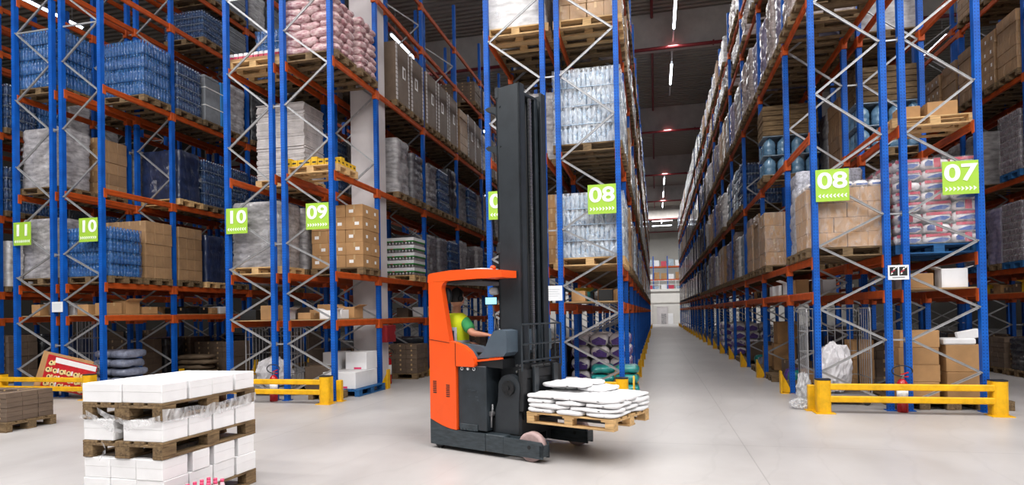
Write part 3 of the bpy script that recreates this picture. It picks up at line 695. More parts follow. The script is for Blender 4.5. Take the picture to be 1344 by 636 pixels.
def P_water(mats, n=4, h=.29, film='film'):
    return layered('bottled_water_load', bottle_layer(h, mats), h, n, film_shell(.59, .40, 0, n * h, n, film, .012, n) if film else None)
def carton_layer(nx, ny, h, m, lab=False, lx=1.18, ly=.78, seed=0, tape=True):
    b = MB(); R = random.Random(seed); dx, dy = lx / nx, ly / ny
    for i in range(nx):
        for j in range(ny):
            if 0 < i < nx - 1 and 0 < j < ny - 1: continue
            x, y = -lx / 2 + dx * i, -ly / 2 + dy * j; g = .003
            ox, oy = R.uniform(-.004, .004), R.uniform(-.004, .004)
            b.box(x + g + ox, x + dx - g + ox, y + g + oy, y + dy - g + oy, 0, h - .003, .005)
            if tape: b.box(x + dx * .5 - .02 + ox, x + dx * .5 + .02 + ox, y + g - .001 + oy, y + dy - g + .001 + oy, h * .6, h - .0025, mi=1)
            if lab:
                b.box(x + dx * .55 + ox, x + dx * .8 + ox, y + g - .0015 + oy, y + dy - g + .0015 + oy, h * .35, h * .6, mi=2)
                b.box(x + g - .0015 + ox, x + dx - g + .0015 + ox, y + dy * .4 + oy, y + dy * .6 + oy, h * .35, h * .6, mi=2)
    return b.mesh('carton_layer', [m, 'tape', 'paper'])
def P_cartons(m='kraftw', nx=4, ny=3, n=5, h=.26, lab=False, film=False, seed=1):
    return layered('carton_load', carton_layer(nx, ny, h, m, lab, seed=seed), h, n, film_shell(.6, .41, 0, n * h, seed) if film else None, .008)
def P_hero():
    r = empty('carton_load'); h = .235
    for k in range(4):
        inst('carton_layer', carton_layer(3 if k % 2 else 4, 3 if k % 2 else 2, h, 'kraft', False, seed=20 + k, tape=False), r, (rnd.uniform(-.01, .01), rnd.uniform(-.008, .008), k * h))
    b = MB()
    for i in range(5):
        for j in range(3):
            x, y = -.46 + .23 * i, -.25 + .25 * j
            b.pillow((x, y, .055), (.22, .24, .11), 0, i + j, 8, 6, 0, amp=.006)
            if i % 2 == 0 or j == 0: b.box(x - .08, x + .08, y - .122, y + .122, .03, .06, 0, 1)
    o = b.build('white_packs', ['tissue', 'blueprint'], r); o.location = (0, 0, 4 * h)
    inst('stretch_film', film_shell(.6, .41, 0, 4 * h + .1, 21, 'film', .02), r)
    return r
def sack_layer(h, m, nx=3, ny=2, seed=0, lx=1.18, ly=.78):
    b = MB(); dx, dy = lx / nx, ly / ny
    for i in range(nx):
        for j in range(ny):
            b.pillow((-lx / 2 + dx * (i + .5), -ly / 2 + dy * (j + .5), h * .5), (dx * 1.03, dy * 1.02, h * 1.2), 0, seed + i * 5 + j, 8, 6, 0, amp=.016)
    b.v = [(p[0], p[1], max(p[2], .002 if seed % 11 == 0 else p[2])) for p in b.v]
    return b.mesh('sack_layer', m)
def P_sacks(m, n=7, h=.14, seed=0):
    r = empty('sack_load')
    for k in range(n):
        inst('sack_layer', sack_layer(h, m, 3 if k % 2 else 2, 2 if k % 2 else 3, k * 11 if k == 0 else seed + k * 11 + 1), r, (rnd.uniform(-.012, .012), rnd.uniform(-.012, .012), k * h))
    return r
def block_mesh(name, m, H, bands=4, seed=0, bulge=.03, x=.56, y=.362, groove=.02):
    """goods under tight film: dented layers, pleats, rounded corners"""
    b = MB(); nx, ny = 16, 11; per = []
    for (ax, ay, bx, by, n) in ((-x, -y, x, -y, nx), (x, -y, x, y, ny), (x, y, -x, y, nx), (-x, y, -x, -y, ny)):
        for k in range(n): per.append((ax + (bx - ax) * k / n, ay + (by - ay) * k / n))
    rows = bands * 5; vs = []; w = len(per)
    for r in range(rows + 1):
        z = H * r / rows; t = (r % 5) / 5
        gr = groove if t == 0 and 0 < r < rows else 0
        for q, (px, py) in enumerate(per):
            k = noise.noise(Vector((px * 6 + seed * 3, py * 6, z * 2.2))) * bulge + noise.noise(Vector((px * 19, py * 19 + seed, z * 5))) * bulge * .5 - gr
            if r == rows: k -= .03
            l = math.hypot(px, py); cx = 1 - .05 * max(0, (abs(px) / x) * (abs(py) / y) - .8) / .2
            vs.append(((px + px / l * k) * cx, (py + py / l * k) * cx, z))
    fs = [(r * w + i, r * w + (i + 1) % w, (r + 1) * w + (i + 1) % w, (r + 1) * w + i) for r in range(rows) for i in range(w)]
    b.add(vs, fs, 0, True)
    top = [vs[rows * w + i] for i in range(w)]
    b.add(top + [(0, 0, H + .01)], [(i, (i + 1) % w, w) for i in range(w)], 0, False)
    b.add([vs[i] for i in range(w)], [tuple(range(w))[::-1]], 0, False)
    return b.mesh(name, m)
def P_film(m, H=1.35, bands=5, seed=0, bulge=.03, flap=True):
    r = empty('film_wrapped_load')
    inst('wrapped_goods', block_mesh('wrapped_goods', m, H, bands, seed, bulge, .585 - .95 * bulge, .39 - .95 * bulge), r)
    if flap:
        R = random.Random(seed)
        for k in range(3):
            b = MB()
            x, y = (R.choice((-.61, .61)), R.uniform(-.35, .35)) if k % 2 else (R.uniform(-.55, .55), -.42)
            z = R.uniform(.3, H - .2); w = R.uniform(.03, .08)
            n = 8; vs = []
            for q in range(n + 1):
                zz = z - .3 * q / n * R.uniform(.8, 1.2); dx = .02 * math.sin(q * 1.3 + k)
                vs += [(x + dx - w * (abs(y) > .4), y + dx - w * (abs(y) <= .4), zz), (x - dx + w * (abs(y) > .4), y + dx + w * (abs(y) <= .4), zz)]
            b.add(vs, [(2 * q, 2 * q + 1, 2 * q + 3, 2 * q + 2) for q in range(n)], 0, True)
            b.build('film_tail', 'film', r)
    return r
def P_tall(m='kraftdk', H=1.40, seed=0):
    """tall cartons with white edge protectors and a printed label"""
    r = empty('tall_carton_load')
    for i in (-1, 1):
        b = MB(); b.box(i * .295 - .29, i * .295 + .29, -.39, .39, 0, H, .008); b.build('tall_carton', m, r)
    for sx in (-1, 1):
        for sy in (-1, 1):
            b = MB(); n = 14
            for k in range(n):
                z = H * k / n
                b.box(min(sx * .575, sx * .594), max(sx * .575, sx * .594), min(sy * .33, sy * .398), max(sy * .33, sy * .398), z + .012, z + H / n - .012)
            b.build('edge_protector', 'sackgrey', r)
    for sx in (-1, 1):
        b = MB(); b.box(min(sx * .586, sx * .59), max(sx * .586, sx * .59), -.16, .02, H * .45, H * .66, mi=0)
        b.box(min(sx * .588, sx * .592), max(sx * .588, sx * .592), -.13, -.04, H * .48, H * .62, mi=1)
        b.build('printed_label', ['paper', 'kraftdk'], r)
    return r
def P_boards(H=1.55, m='sackgrey', seed=0):
    r = empty('sheet_stack'); R = random.Random(seed); z = 0; k = 0
    while z < H:
        b = MB(); h = R.uniform(.16, .26); zz = z
        while zz < z + h:
            t = R.uniform(.018, .034); o = R.uniform(-.012, .012)
            b.box(-.57 + o, .57 + o, -.38 + o, .38 + o, zz, zz + t - .002, .002); zz += t
        b.build('sheet_bundle', m, r); z = zz; k += 1
    return r
def P_foam(H=1.2):
    r = empty('sheet_stack')
    b = MB(); b.box(-.57, .57, -.2, .37, .0, H - .1, .01); b.box(-.55, .55, -.2, .36, H - .1, H, .03); b.build('grey_sheets', 'sheetgrey', r)
    b = MB(); b.box(-.58, .58, -.38, -.21, -.0, H - .02, .012); b.build('blue_sheets', 'foamblue', r)
    b = MB(); b.box(-.585, .585, -.385, .375, H * .32, H * .34); b.box(-.585, .585, -.385, .375, H * .7, H * .72); b.build('strap', 'paper', r)
    return r
def P_cans(m='candark', n=9, h=.145):
    b = MB(); nx, ny = 16, 11; lx, ly = 1.18, .8; dx, dy = lx / nx, ly / ny; r = dx / 2
    prof = [(r * .8, .004), (r, .014), (r, h * .88), (r * .82, h * .97), (r * .8, h * .97)]
    for i in range(nx):
        for j in range(ny):
            if i in (0, nx - 1) or j in (0, ny - 1): b.lathe(prof, 8, (-lx / 2 + dx * (i + .5), -ly / 2 + dy * (j + .5), 0), [1, 0, 1, 1])
    b.box(-lx / 2 + dx, lx / 2 - dx, -ly / 2 + dy, ly / 2 - dy, 0, h * .95)
    return layered('canned_drink_load', b.mesh('can_layer', [m, 'canmetal']), h, n, film_shell(.6, .41, 0, n * h, 5), .006)
def P_trays(n=5):
    """white and green printed trays of tins"""
    h = .19; b = MB(); R = random.Random(3)
    b.box(-.58, .58, -.385, .385, h * .55, h - .004, .004, 0); b.box(-.583, .583, -.388, .388, h * .40, h * .55, 0, 1)
    nx, ny = 13, 9; dx, dy = 1.16 / nx, .77 / ny
    for i in range(nx):
        for j in range(ny):
            if i in (0, nx - 1) or j in (0, ny - 1): b.lathe([(dx * .46, 0), (dx * .46, h * .42)], 8, (-.58 + dx * (i + .5), -.385 + dy * (j + .5), 0), mi=2)
    for i in range(7): b.box(-.5 + i * .16, -.43 + i * .16, -.39, .39, h * .45, h * .53, 0, 3 if i % 2 else 1)
    return layered('tinned_food_load', b.mesh('tray_layer', ['whitecard', 'green', 'canmetal', 'red']), h, n, None, .01)
def tissue_layer(h, seed):
    b = MB(); R = random.Random(seed); nx, ny = 3, 2; dx, dy = 1.2 / nx, .8 / ny
    for i in range(nx):
        for j in range(ny):
            c = (-.6 + dx * (i + .5), -.4 + dy * (j + .5), h / 2)
            b.pillow(c, (dx * 1.0, dy * 1.0, h * .98), 0, seed + i * 3 + j, 9, 6, 0, amp=.006)
            # printed bands lie on the outer faces
            for sy in (-1, 1):
                y = c[1] + sy * dy * .505
                f = lambda p, q, d: (p, y + sy * d, q)
                kind = (seed + i) % 3
                if kind != 1:
                    b.prism([(c[0] - dx * .42, h * .62), (c[0] + dx * .42, h * .70), (c[0] + dx * .42, h * .93), (c[0] - dx * .42, h * .90)], f, -.006, .004, 1)
                    b.prism([(c[0] - dx * .4, h * .16)] + [(c[0] + dx * (-.4 + .8 * t), h * (.16 + .38 * math.sin(PI * t * .75))) for t in (.2, .4, .6, .8, 1)] + [(c[0] + dx * .2, h * .14)], f, -.006, .004, 2)
                else:
                    b.prism([(c[0] - dx * .1, h * .1), (c[0] + dx * .12, h * .1), (c[0] + dx * .12, h * .95), (c[0] - dx * .1, h * .95)], f, -.006, .004, 1)
                    b.prism([(c[0] - dx * .4, h * .25), (c[0] - dx * .14, h * .25), (c[0] - dx * .14, h * .7), (c[0] - dx * .3, h * .8), (c[0] - dx * .4, h * .6)], f, -.006, .004, 2)
            for sx in (-1, 1):
                x = c[0] + sx * dx * .505
                b.prism([(c[1] - dy * .35, h * .55), (c[1] + dy * .35, h * .62), (c[1] + dy * .35, h * .9), (c[1] - dy * .35, h * .85)], lambda p, q, d: (x + sx * d, p, q), -.006, .004, 1)
    return b.mesh('tissue_layer', ['tissue', 'red', 'blueprint'])
def P_tissue(n=8, h=.165):
    r = empty('tissue_pack_load')
    for k in range(n): inst('tissue_layer', tissue_layer(h, 7 * k + 2), r, (rnd.uniform(-.01, .01), rnd.uniform(-.01, .01), k * h))
    inst('stretch_film', film_shell(.61, .415, 0, n * h, 3), r)
    return r
def P_jugs(n=2):
    """large blue water-cooler bottles on racks, boards on top"""
    r = empty('water_jug_load'); h = .42; b = MB(); R_ = .13
    prof = [(R_ * .9, .01), (R_, .03), (R_, .12), (R_ * .92, .14), (R_, .16), (R_, .25), (R_ * .92, .27), (R_ * .95, .29), (R_ * .35, .38), (R_ * .3, .41)]
    for i in range(4):
        for j in range(3):
            if i in (0, 3) or j in (0, 2): b.lathe(prof, 14, (-.435 + .29 * i, -.265 + .265 * j, 0))
    me = b.mesh('jug_layer', 'jugclear')
    for k in range(n): inst('jug_layer', me, r, (0, 0, k * h + .012))
    b = MB()
    for k in range(n + 1):
        b.box(-.58, .58, -.39, .39, k * h - .012 + .012, k * h + .012)
    b.build('divider_boards', 'filmpale', r)
    b = MB(); R = random.Random(4)
    for k in range(6):
        z = n * h + .03 + .11 * k; o = R.uniform(-.02, .02); b.box(-.56 + o, .56 + o, -.37, .37, z, z + .1, .006)
        for q in range(5): b.box(-.565 + o, .565 + o, -.34 + .15 * q, -.28 + .15 * q, z + .02, z + .075)
    b.build('wooden_trays', 'oldwood', r)
    return r
def P_juice():
    r = empty('juice_tray_load'); h = .17; b = MB()
    b.box(-.58, .58, -.38, .38, 0, .06, .003, 0)
    for i in range(10):
        for j in range(7):
            if i in (0, 9) or j in (0, 6):
                x, y = -.52 + .1155 * i, -.325 + .108 * j; b.box(x - .045, x + .045, y - .045, y + .045, .01, h, .006, 1); b.box(x - .046, x + .046, y - .046, y + .046, .06, .11, 0, 2)
    inst('juice_layer', b.mesh('juice_layer', ['kraft', 'whitecard', 'red']), r)
    return r
def P_yellow(n=1):
    r = empty('yellow_carton_load'); h = .15
    for i in range(8):
        for j in range(5):
            if i in (0, 7) or j in (0, 4):
                x, y = -.5 + .143 * i, -.31 + .155 * j; b = MB()
                b.box(x - .066, x + .066, y - .07, y + .07, 0, h * (.8 if (i * 7 + j * 3) % 4 else 1.1), .004, 0)
                b.box(x - .04, x + .04, y - .071, y + .071, h * .3, h * .5, 0, 1); b.box(x - .067, x + .067, y - .03, y + .03, h * .3, h * .5, 0, 1); b.build('small_carton', ['yellowbox', 'blackink'], r)
    return r
def P_packs(m='filmpale', n=4, h=.3):
    return layered('shrink_pack_load', block_mesh('pack_layer', m, h - .015, 1, n, .02, groove=0), h, n, None, .015)
def diaper_layer(h, seed):
    b = MB(); dx = .4
    for i in range(3):
        for j in range(2):
            c = (-.4 + .4 * i, -.2 + .4 * j, h / 2); b.pillow(c, (.4, .4, h * 1.02), 0, seed + i + 3 * j, 9, 6, 0, amp=.01)
            for sy in (-1, 1):
                y = c[1] + sy * .2; b.prism([(c[0] - .13, .02), (c[0] + .13, .02), (c[0] + .15, h * .45), (c[0], h * .75), (c[0] - .15, h * .45)], lambda p, q, d: (p, y + sy * d, q), -.006, .006, 1)
            for sx in (-1, 1):
                x = c[0] + sx * .2; b.prism([(c[1] - .13, .02), (c[1] + .13, .02), (c[1] + .15, h * .45), (c[1], h * .75), (c[1] - .15, h * .45)], lambda p, q, d: (x + sx * d, p, q), -.006, .006, 1)
    return b.mesh('pack_layer', ['tissue', 'purple'])
def P_diaper(n=4, h=.25):
    r = empty('hygiene_pack_load')
    for k in range(n): inst('pack_layer', diaper_layer(h, k * 9), r, (rnd.uniform(-.01, .01), 0, k * h))
    return r

WB = ['petblue', 'petlabel', 'capblue', 'petdark']; WD = ['petdark', 'petdarklabel', 'cap', 'traycard']; WC = ['petclear', 'petclearlabel', 'cap', 'petclear']
PRO = {
    'waterblue': (lambda: P_water(WB, 4, .31, 'filmblue'), 'blue bottled water in shrink layers', 'bottled water'),
    'waterblue3': (lambda: P_water(WB, 4, .26, 'filmblue'), 'bright blue bottled water under film', 'bottled water'),
    'waterdark': (lambda: P_water(WD, 4, .29, 'filmdkblue'), 'dark blue bottled drinks under film', 'bottled drinks'),
    'waterclear': (lambda: P_water(WC, 4, .325, 'filmw'), 'clear bottled water, pale blue labels', 'bottled water'),
    'waterclear3': (lambda: P_water(WC, 4, .28, 'filmw'), 'clear bottled water in shrink packs', 'bottled water'),
    'herocarton': (lambda: P_hero(), 'brown cartons topped with white packs', 'boxes'),
    'bubble': (lambda: P_film('filmbubble', 1.45, 6, 12, .06), 'bulging bubble-film wrapped goods', 'wrapped goods'),
    'carton': (lambda: P_cartons('kraft', 4, 3, 5, .26, False, False, 1), 'plain brown cartons', 'boxes'),
    'cartonlab': (lambda: P_cartons('kraft', 3, 2, 5, .26, True, False, 2), 'brown cartons with white labels', 'boxes'),
    'cartonw': (lambda: P_cartons('kraftw', 4, 3, 5, .26, False, False, 3), 'film-wrapped brown cartons', 'boxes'),
    'cartonw2': (lambda: P_cartons('kraftw', 3, 3, 4, .31, True, False, 4), 'shiny wrapped brown cartons with labels', 'boxes'),
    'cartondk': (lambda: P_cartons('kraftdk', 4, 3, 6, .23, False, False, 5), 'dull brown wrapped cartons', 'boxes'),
    'cartonfilm': (lambda: P_cartons('kraft', 3, 3, 4, .29, False, True, 6), 'brown cartons under clear film', 'boxes'),
    'sackgrey': (lambda: P_sacks('sackgrey', 8, .145, 3), 'whitish-grey sacks', 'sacks'),
    'sackpink': (lambda: P_sacks('sackpink', 7, .155, 30), 'pink and white printed sacks', 'sacks'),
    'filmgrey': (lambda: P_film('filmgrey', 1.3, 5, 1), 'grey film-wrapped goods', 'wrapped goods'),
    'filmgrey2': (lambda: P_film('filmdkgrey', 1.15, 6, 8), 'grey layered goods under film', 'wrapped goods'),
    'filmpink': (lambda: P_film('filmpink', 1.45, 5, 2, .05), 'pinkish film-wrapped goods', 'wrapped goods'),
    'filmlilac': (lambda: P_film('filmlilac', 1.3, 5, 3, .045), 'lilac film-wrapped goods', 'wrapped goods'),
    'filmwhite': (lambda: P_film('filmwhite', 1.2, 6, 4), 'white film-wrapped goods', 'wrapped goods'),
    'filmdark': (lambda: P_film('filmdark', 1.4, 5, 5, .04), 'black film-wrapped goods', 'wrapped goods'),
    'filmnavy': (lambda: P_film('filmnavy', 1.2, 3, 6, .02), 'navy film-wrapped goods', 'wrapped goods'),
    'tall': (lambda: P_tall(), 'tall brown cartons, white edge strips', 'boxes'),
    'boards': (lambda: P_boards(), 'stacked whitish flat sheets', 'sheets'),
    'boardsgrey': (lambda: P_boards(1.2, 'sheetgrey', 3), 'stacked grey flat sheets', 'sheets'),
    'foam': (lambda: P_foam(), 'grey sheets with bright blue edge', 'sheets'),
    'cans': (lambda: P_cans(), 'dark canned drinks under film', 'drinks'),
    'trays': (lambda: P_trays(), 'green and white tinned trays', 'food tins'),
    'tissue': (lambda: P_tissue(), 'red and blue printed tissue packs', 'tissue packs'),
    'jugs': (lambda: P_jugs(), 'pale blue jugs under wooden trays', 'water jugs'),
    'juice': (lambda: P_juice(), 'single layer of drink cartons', 'drink cartons'),
    'yellow': (lambda: P_yellow(), 'one layer of small yellow cartons', 'boxes'),
    'packs': (lambda: P_packs(), 'pale blue shrink packs', 'wrapped goods'),
    'diaper': (lambda: P_diaper(), 'purple and white hygiene packs', 'hygiene packs'),
}
CACHE = {}
def dup(src, loc, rz=0.0):
    r = src.copy(); COL.objects.link(r); r.location = loc; r.rotation_euler = (0, 0, rz)
    for k in ('label', 'category', 'group'):
        if k in r: del r[k]
    for ch in list(src.children):
        c = ch.copy(); COL.objects.link(c); c.parent = r
        for g in list(ch.children):
            d = g.copy(); COL.objects.link(d); d.parent = c
    return r
def make_load(kind, loc, rz=0.0):
    if kind not in CACHE:
        o = PRO[kind][0](); CACHE[kind] = o; o.location = loc; o.rotation_euler = (0, 0, rz); return o
    return dup(CACHE[kind], loc, rz)
TIER = {0: 'dark-fill floor tier', 1: 'sign-height tier', 2: 'mid-height tier', 3: 'upper tier', 4: 'near-top tier', 5: 'topmost tier'}
FACE = {('R', 'L'): 'open-aisle face, 08-07 rack', ('R', 'R'): 'outer face, 08-07 rack',
        ('M', 'R'): 'open-aisle face, mast-side rack', ('M', 'L'): 'truck-side face, mast-side rack',
        ('L', 'R'): 'truck-side face, 10-09 rack', ('L', 'L'): 'outer face, 10-09 rack',
        ('K', 'R'): 'truck-side face, 11-10 rack', ('K', 'L'): 'outer face, 11-10 rack',
        ('J', 'R'): 'truck-side face, far-left rack', ('Q', 'L'): 'truck-side face, far-right rack'}
def slot_ys(key):
    ys = LEVELS[key][1]; out = []
    for i, (a, b) in enumerate(zip(ys, ys[1:])):
        if i == 0: out += [.50, 1.42]
        else: out += [a + .51, a + 1.4, b - .51]
    return out
def nth(k): return ORD[k] if k < len(ORD) else f'{k + 1}th'
FARBOX = []; FARPAL = []
def fill(key, side, tier, seq, pal='oldwood', far=27, dys=None, hs=None):
    """seq: one load kind per pallet place, counted from the front; '-' is an empty place"""
    X0, ys, lv, lo = LEVELS[key]
    x = X0 + (W1 / 2 if side == 'L' else W1 + GAP + W1 / 2)
    z = 0.0 if tier == 0 else lv[tier - 1] + .063
    n = 0
    for q, (k, y) in enumerate(zip(seq, slot_ys(key))):
        if k == '-' or k is None: continue
        p = pal
        if ':' in k: k, p = k.split(':')
        ox, oy = rnd.uniform(-.025, .025), rnd.uniform(-.014, .014)
        if dys and q in dys: oy += dys[q]
        if q >= far: FARBOX.append((k, x + ox, y + oy, z, p)); continue
        kk = f'{key}{side}{tier} {q}'
        hp_, hl_ = kk + ' p' in HIDDEN, kk + ' l' in HIDDEN
        if hp_ and hl_: continue
        where = f'{FACE[key, side]}, {TIER[tier]}'
        num = nth(n); n += 1
        if not hp_ and (key, side) in (('R', 'L'), ('M', 'R')) and q >= (17 if key == 'R' else 11): FARPAL.append((x + ox, y + oy, z)); hp_ = True
        if not hp_: po = inst('wooden_pallet', ME_PAL[p], None, (x + ox, y + oy, z), PI * rnd.randint(0, 1) + rnd.uniform(-.012, .012))
        pm = {'wood': 'pale wooden', 'oldwood': 'weathered wooden', 'bluewood': 'blue painted'}[p]
        if not hp_: KEY[po.name] = kk + ' p'; tag(po, f'{pm} pallet, {num} from near end, {where}', 'pallet', 'pallets carrying loads in the racks')
        if hl_: continue
        o = make_load(k, (x + ox, y + oy, z + .147), rnd.uniform(-.01, .01) + (PI if q % 2 else 0))
        KEY[o.name] = kk + ' l'
        if hs and q in hs: o.scale = (1, 1, hs[q])
        tag(o, f'{PRO[k][1]}, {num} from near end, {where}', PRO[k][2], f'{PRO[k][2]} on rack pallets')
def rep(opts, n, seed=0):
    R = random.Random(seed); return [R.choice(opts) for _ in range(n)]

# right rack, open-aisle face
FAR = 26
mix = ['filmpink', 'filmlilac', 'cartonw', 'filmgrey', 'filmwhite', 'cartonfilm', 'packs', 'filmpink']
drk = ['filmdark', 'filmdark', 'filmnavy', 'filmdark']
def tail(seed, n0): return rep(mix, max(0, 22 - n0), seed) + rep(drk, 20, seed + 1) + rep(mix, 20, seed + 2)
fill('R', 'L', 1, ['herocarton', 'bubble', '-', '-', 'cartonfilm', 'cartonw', 'cartonfilm', 'filmpink', 'packs', 'filmwhite', 'filmpink', 'filmlilac', 'filmlilac', 'cartonw'] + tail(1, 14), far=FAR)
fill('R', 'L', 2, ['-', '-', '-', '-', 'jugs', '-', '-', 'filmpale' if 0 else '-', 'waterdark', 'packs', 'packs', 'packs', '-', 'filmwhite', 'filmgrey'] + tail(2, 15), far=FAR)
fill('R', 'L', 3, ['filmpink', 'filmpink', 'filmlilac', 'filmpink', 'filmlilac', 'filmlilac', 'filmpink', 'filmpink', 'filmgrey', 'filmpink', 'filmlilac'] + tail(3, 11), far=FAR)
fill('R', 'L', 4, ['-', 'filmpink', '-', 'filmpink', 'filmpink', 'filmgrey', '-', 'filmpink', 'filmgrey', 'filmwhite', '-', 'filmpink'] + tail(4, 12), far=FAR, hs={k: .52 for k in range(60)})
fill('R', 'L', 5, ['-', '-', '-', 'filmpink', '-', 'filmgrey', 'filmpink', '-', 'filmgrey', 'filmpink', 'filmpink', '-', 'filmgrey'] + tail(5, 13), far=FAR, hs={k: .7 for k in range(60)})
# right rack, far face (seen through its end frame)
fill('R', 'R', 1, ['tissue:bluewood', 'tissue:bluewood', 'cartonw', 'filmgrey', 'cartonw'])
fill('R', 'R', 2, ['-', '-', 'jugs', 'cartonw', 'filmgrey', 'filmpink', 'jugs'])
fill('R', 'R', 3, ['-', '-', 'filmgrey', 'cartonw', 'filmgrey'])
# far right rack
fill('Q', 'L', 1, ['-', '-', 'cans:bluewood', 'cans:bluewood', 'cans:bluewood', 'cans:bluewood', 'filmlilac', 'cans:bluewood'])
fill('Q', 'L', 2, ['-', '-', 'cans:bluewood', 'cans:bluewood', 'cans:bluewood', 'cans:bluewood', '-', 'filmgrey', 'filmgrey', 'filmgrey'])
fill('Q', 'L', 3, ['-', '-', 'cartonw2', 'cartonw2', 'cartonw2', 'cartonw', 'cartonw2', 'cartonw', 'cartonw', 'cartonw2', 'filmgrey', 'filmgrey', 'filmgrey'])
fill('Q', 'L', 4, ['-', '-', '-', 'filmgrey', 'cartonw', '-', 'filmgrey', 'cartonw'], hs={k: .5 for k in range(30)})
# middle rack
mixM = ['filmpink', 'cartonw', 'filmgrey', 'waterclear3', 'cartonw2', 'filmwhite', 'filmpink']
def tailM(s, n): return rep(mixM, n, s)
fill('M', 'R', 1, ['waterclear3:wood', 'waterclear3:wood', 'filmpink', 'cartonw', 'filmwhite', 'filmgrey'] + tailM(11, 52), far=17)
fill('M', 'R', 2, ['waterclear', 'waterclear', 'filmpink', 'packs', 'cartonw', 'filmpink'] + tailM(12, 52), far=17)
fill('M', 'R', 3, ['cartonw:wood', 'filmpink', 'filmpink', 'cartonw', 'filmpink', 'filmpink'] + tailM(13, 52), far=17)
fill('M', 'R', 4, ['filmpink', 'cartonw', 'filmpink', 'filmgrey', 'filmpink', 'cartonw'] + tailM(14, 52), far=17, hs={k: .52 for k in range(60)})
fill('M', 'L', 1, ['-', 'carton:wood', 'filmgrey', 'filmgrey'])
fill('M', 'L', 2, ['-', 'filmgrey', 'filmgrey2', 'cartondk'])
fill('M', 'L', 3, ['filmwhite:wood', 'filmgrey', 'filmgrey2'])
# left rack
fill('L', 'R', 1, ['-', 'cartonlab', '-', '-', 'trays:wood', 'filmgrey2', 'filmgrey2', 'waterdark', 'filmgrey', 'filmgrey2', 'filmgrey', 'waterdark', 'filmgrey', 'filmgrey2', 'filmdark', 'filmgrey'])
fill('L', 'R', 2, ['yellow:wood', '-', '-', 'filmgrey', 'filmgrey2', 'filmgrey2', 'waterdark', 'filmdark', 'filmgrey2', 'waterdark', 'filmgrey2', 'filmgrey', 'filmdark', 'filmgrey', 'filmgrey'])
fill('L', 'R', 3, ['sackpink', 'sackpink', '-', 'tall', 'tall', 'tall', 'tall', 'tall', 'cartonw', 'tall', 'tall', 'filmgrey', 'tall', 'cartonw', 'tall'])
fill('L', 'R', 4, ['-', '-', '-', '-', '-', '-', '-', '-', '-', '-', 'cartondk', 'tall', 'cartondk'], hs={k: .48 for k in range(30)})
fill('L', 'L', 1, ['filmgrey:wood', 'filmgrey', 'cartondk', 'filmgrey2'], dys={0: .05})
fill('L', 'L', 2, ['-', 'boards:wood', 'waterdark', 'filmgrey'])
fill('L', 'L', 3, ['juice:wood', 'waterblue3', 'filmgrey', 'cartondk'])
# leftmost full rack
fill('K', 'R', 1, ['waterblue3', 'cartonw', 'cartonw', 'filmnavy:wood', 'waterdark', 'filmgrey', 'filmgrey', 'waterdark'])
fill('K', 'R', 2, ['-', '-', 'filmnavy:wood', 'waterdark', 'waterdark', 'waterdark', 'waterdark', 'waterdark'])
fill('K', 'R', 3, ['-', 'waterblue', 'waterdark', 'foam', 'filmgrey', 'filmdark', 'filmdark', 'waterblue'])
fill('K', 'R', 4, ['-', '-', '-', 'waterdark', 'boardsgrey', '-', 'boardsgrey', 'boardsgrey'], hs={k: .6 for k in range(30)})
fill('K', 'R', 5, ['-', '-', '-', 'boardsgrey', 'boardsgrey', 'filmgrey', 'boardsgrey', '-', '-', '-', '-', '-', 'tall', 'tall', 'tall', 'tall', 'tall', 'tall'], hs={k: .8 for k in range(30)})
fill('K', 'L', 1, ['filmgrey', 'filmgrey', 'cartondk'])
fill('K', 'L', 2, ['filmgrey', 'cartonw', 'filmgrey'])
fill('K', 'L', 3, ['waterblue', '-', 'filmgrey'])
fill('J', 'R', 1, ['-', '-', 'filmwhite', 'filmgrey', 'waterdark', 'filmgrey'])
fill('J', 'R', 2, ['-', '-', 'waterdark', 'waterdark', 'filmdark', 'waterblue'])
fill('J', 'R', 3, ['-', '-', 'waterdark', 'waterblue', 'filmgrey', 'filmgrey'])
# dark goods added on the deeper floor places to darken the rack interiors
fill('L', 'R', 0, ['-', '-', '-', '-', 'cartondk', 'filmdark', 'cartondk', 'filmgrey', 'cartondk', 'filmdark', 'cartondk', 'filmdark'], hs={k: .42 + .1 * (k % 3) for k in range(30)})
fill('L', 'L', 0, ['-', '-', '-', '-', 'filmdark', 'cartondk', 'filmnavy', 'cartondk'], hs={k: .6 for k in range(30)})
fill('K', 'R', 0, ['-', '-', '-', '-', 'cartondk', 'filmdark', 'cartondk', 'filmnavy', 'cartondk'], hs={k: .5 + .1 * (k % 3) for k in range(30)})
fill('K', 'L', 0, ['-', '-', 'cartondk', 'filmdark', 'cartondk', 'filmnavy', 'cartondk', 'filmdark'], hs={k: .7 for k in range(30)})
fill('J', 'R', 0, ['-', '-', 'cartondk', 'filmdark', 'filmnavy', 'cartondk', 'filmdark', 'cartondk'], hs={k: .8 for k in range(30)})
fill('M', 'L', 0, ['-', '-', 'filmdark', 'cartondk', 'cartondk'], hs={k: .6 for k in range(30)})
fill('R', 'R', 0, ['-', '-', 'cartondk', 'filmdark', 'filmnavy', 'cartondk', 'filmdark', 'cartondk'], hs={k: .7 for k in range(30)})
fill('Q', 'L', 0, ['-', '-', '-', '-', '-', 'filmdark', 'cartondk', 'filmnavy', 'cartondk', 'filmdark', 'cartondk'], hs={k: .5 for k in range(30)})
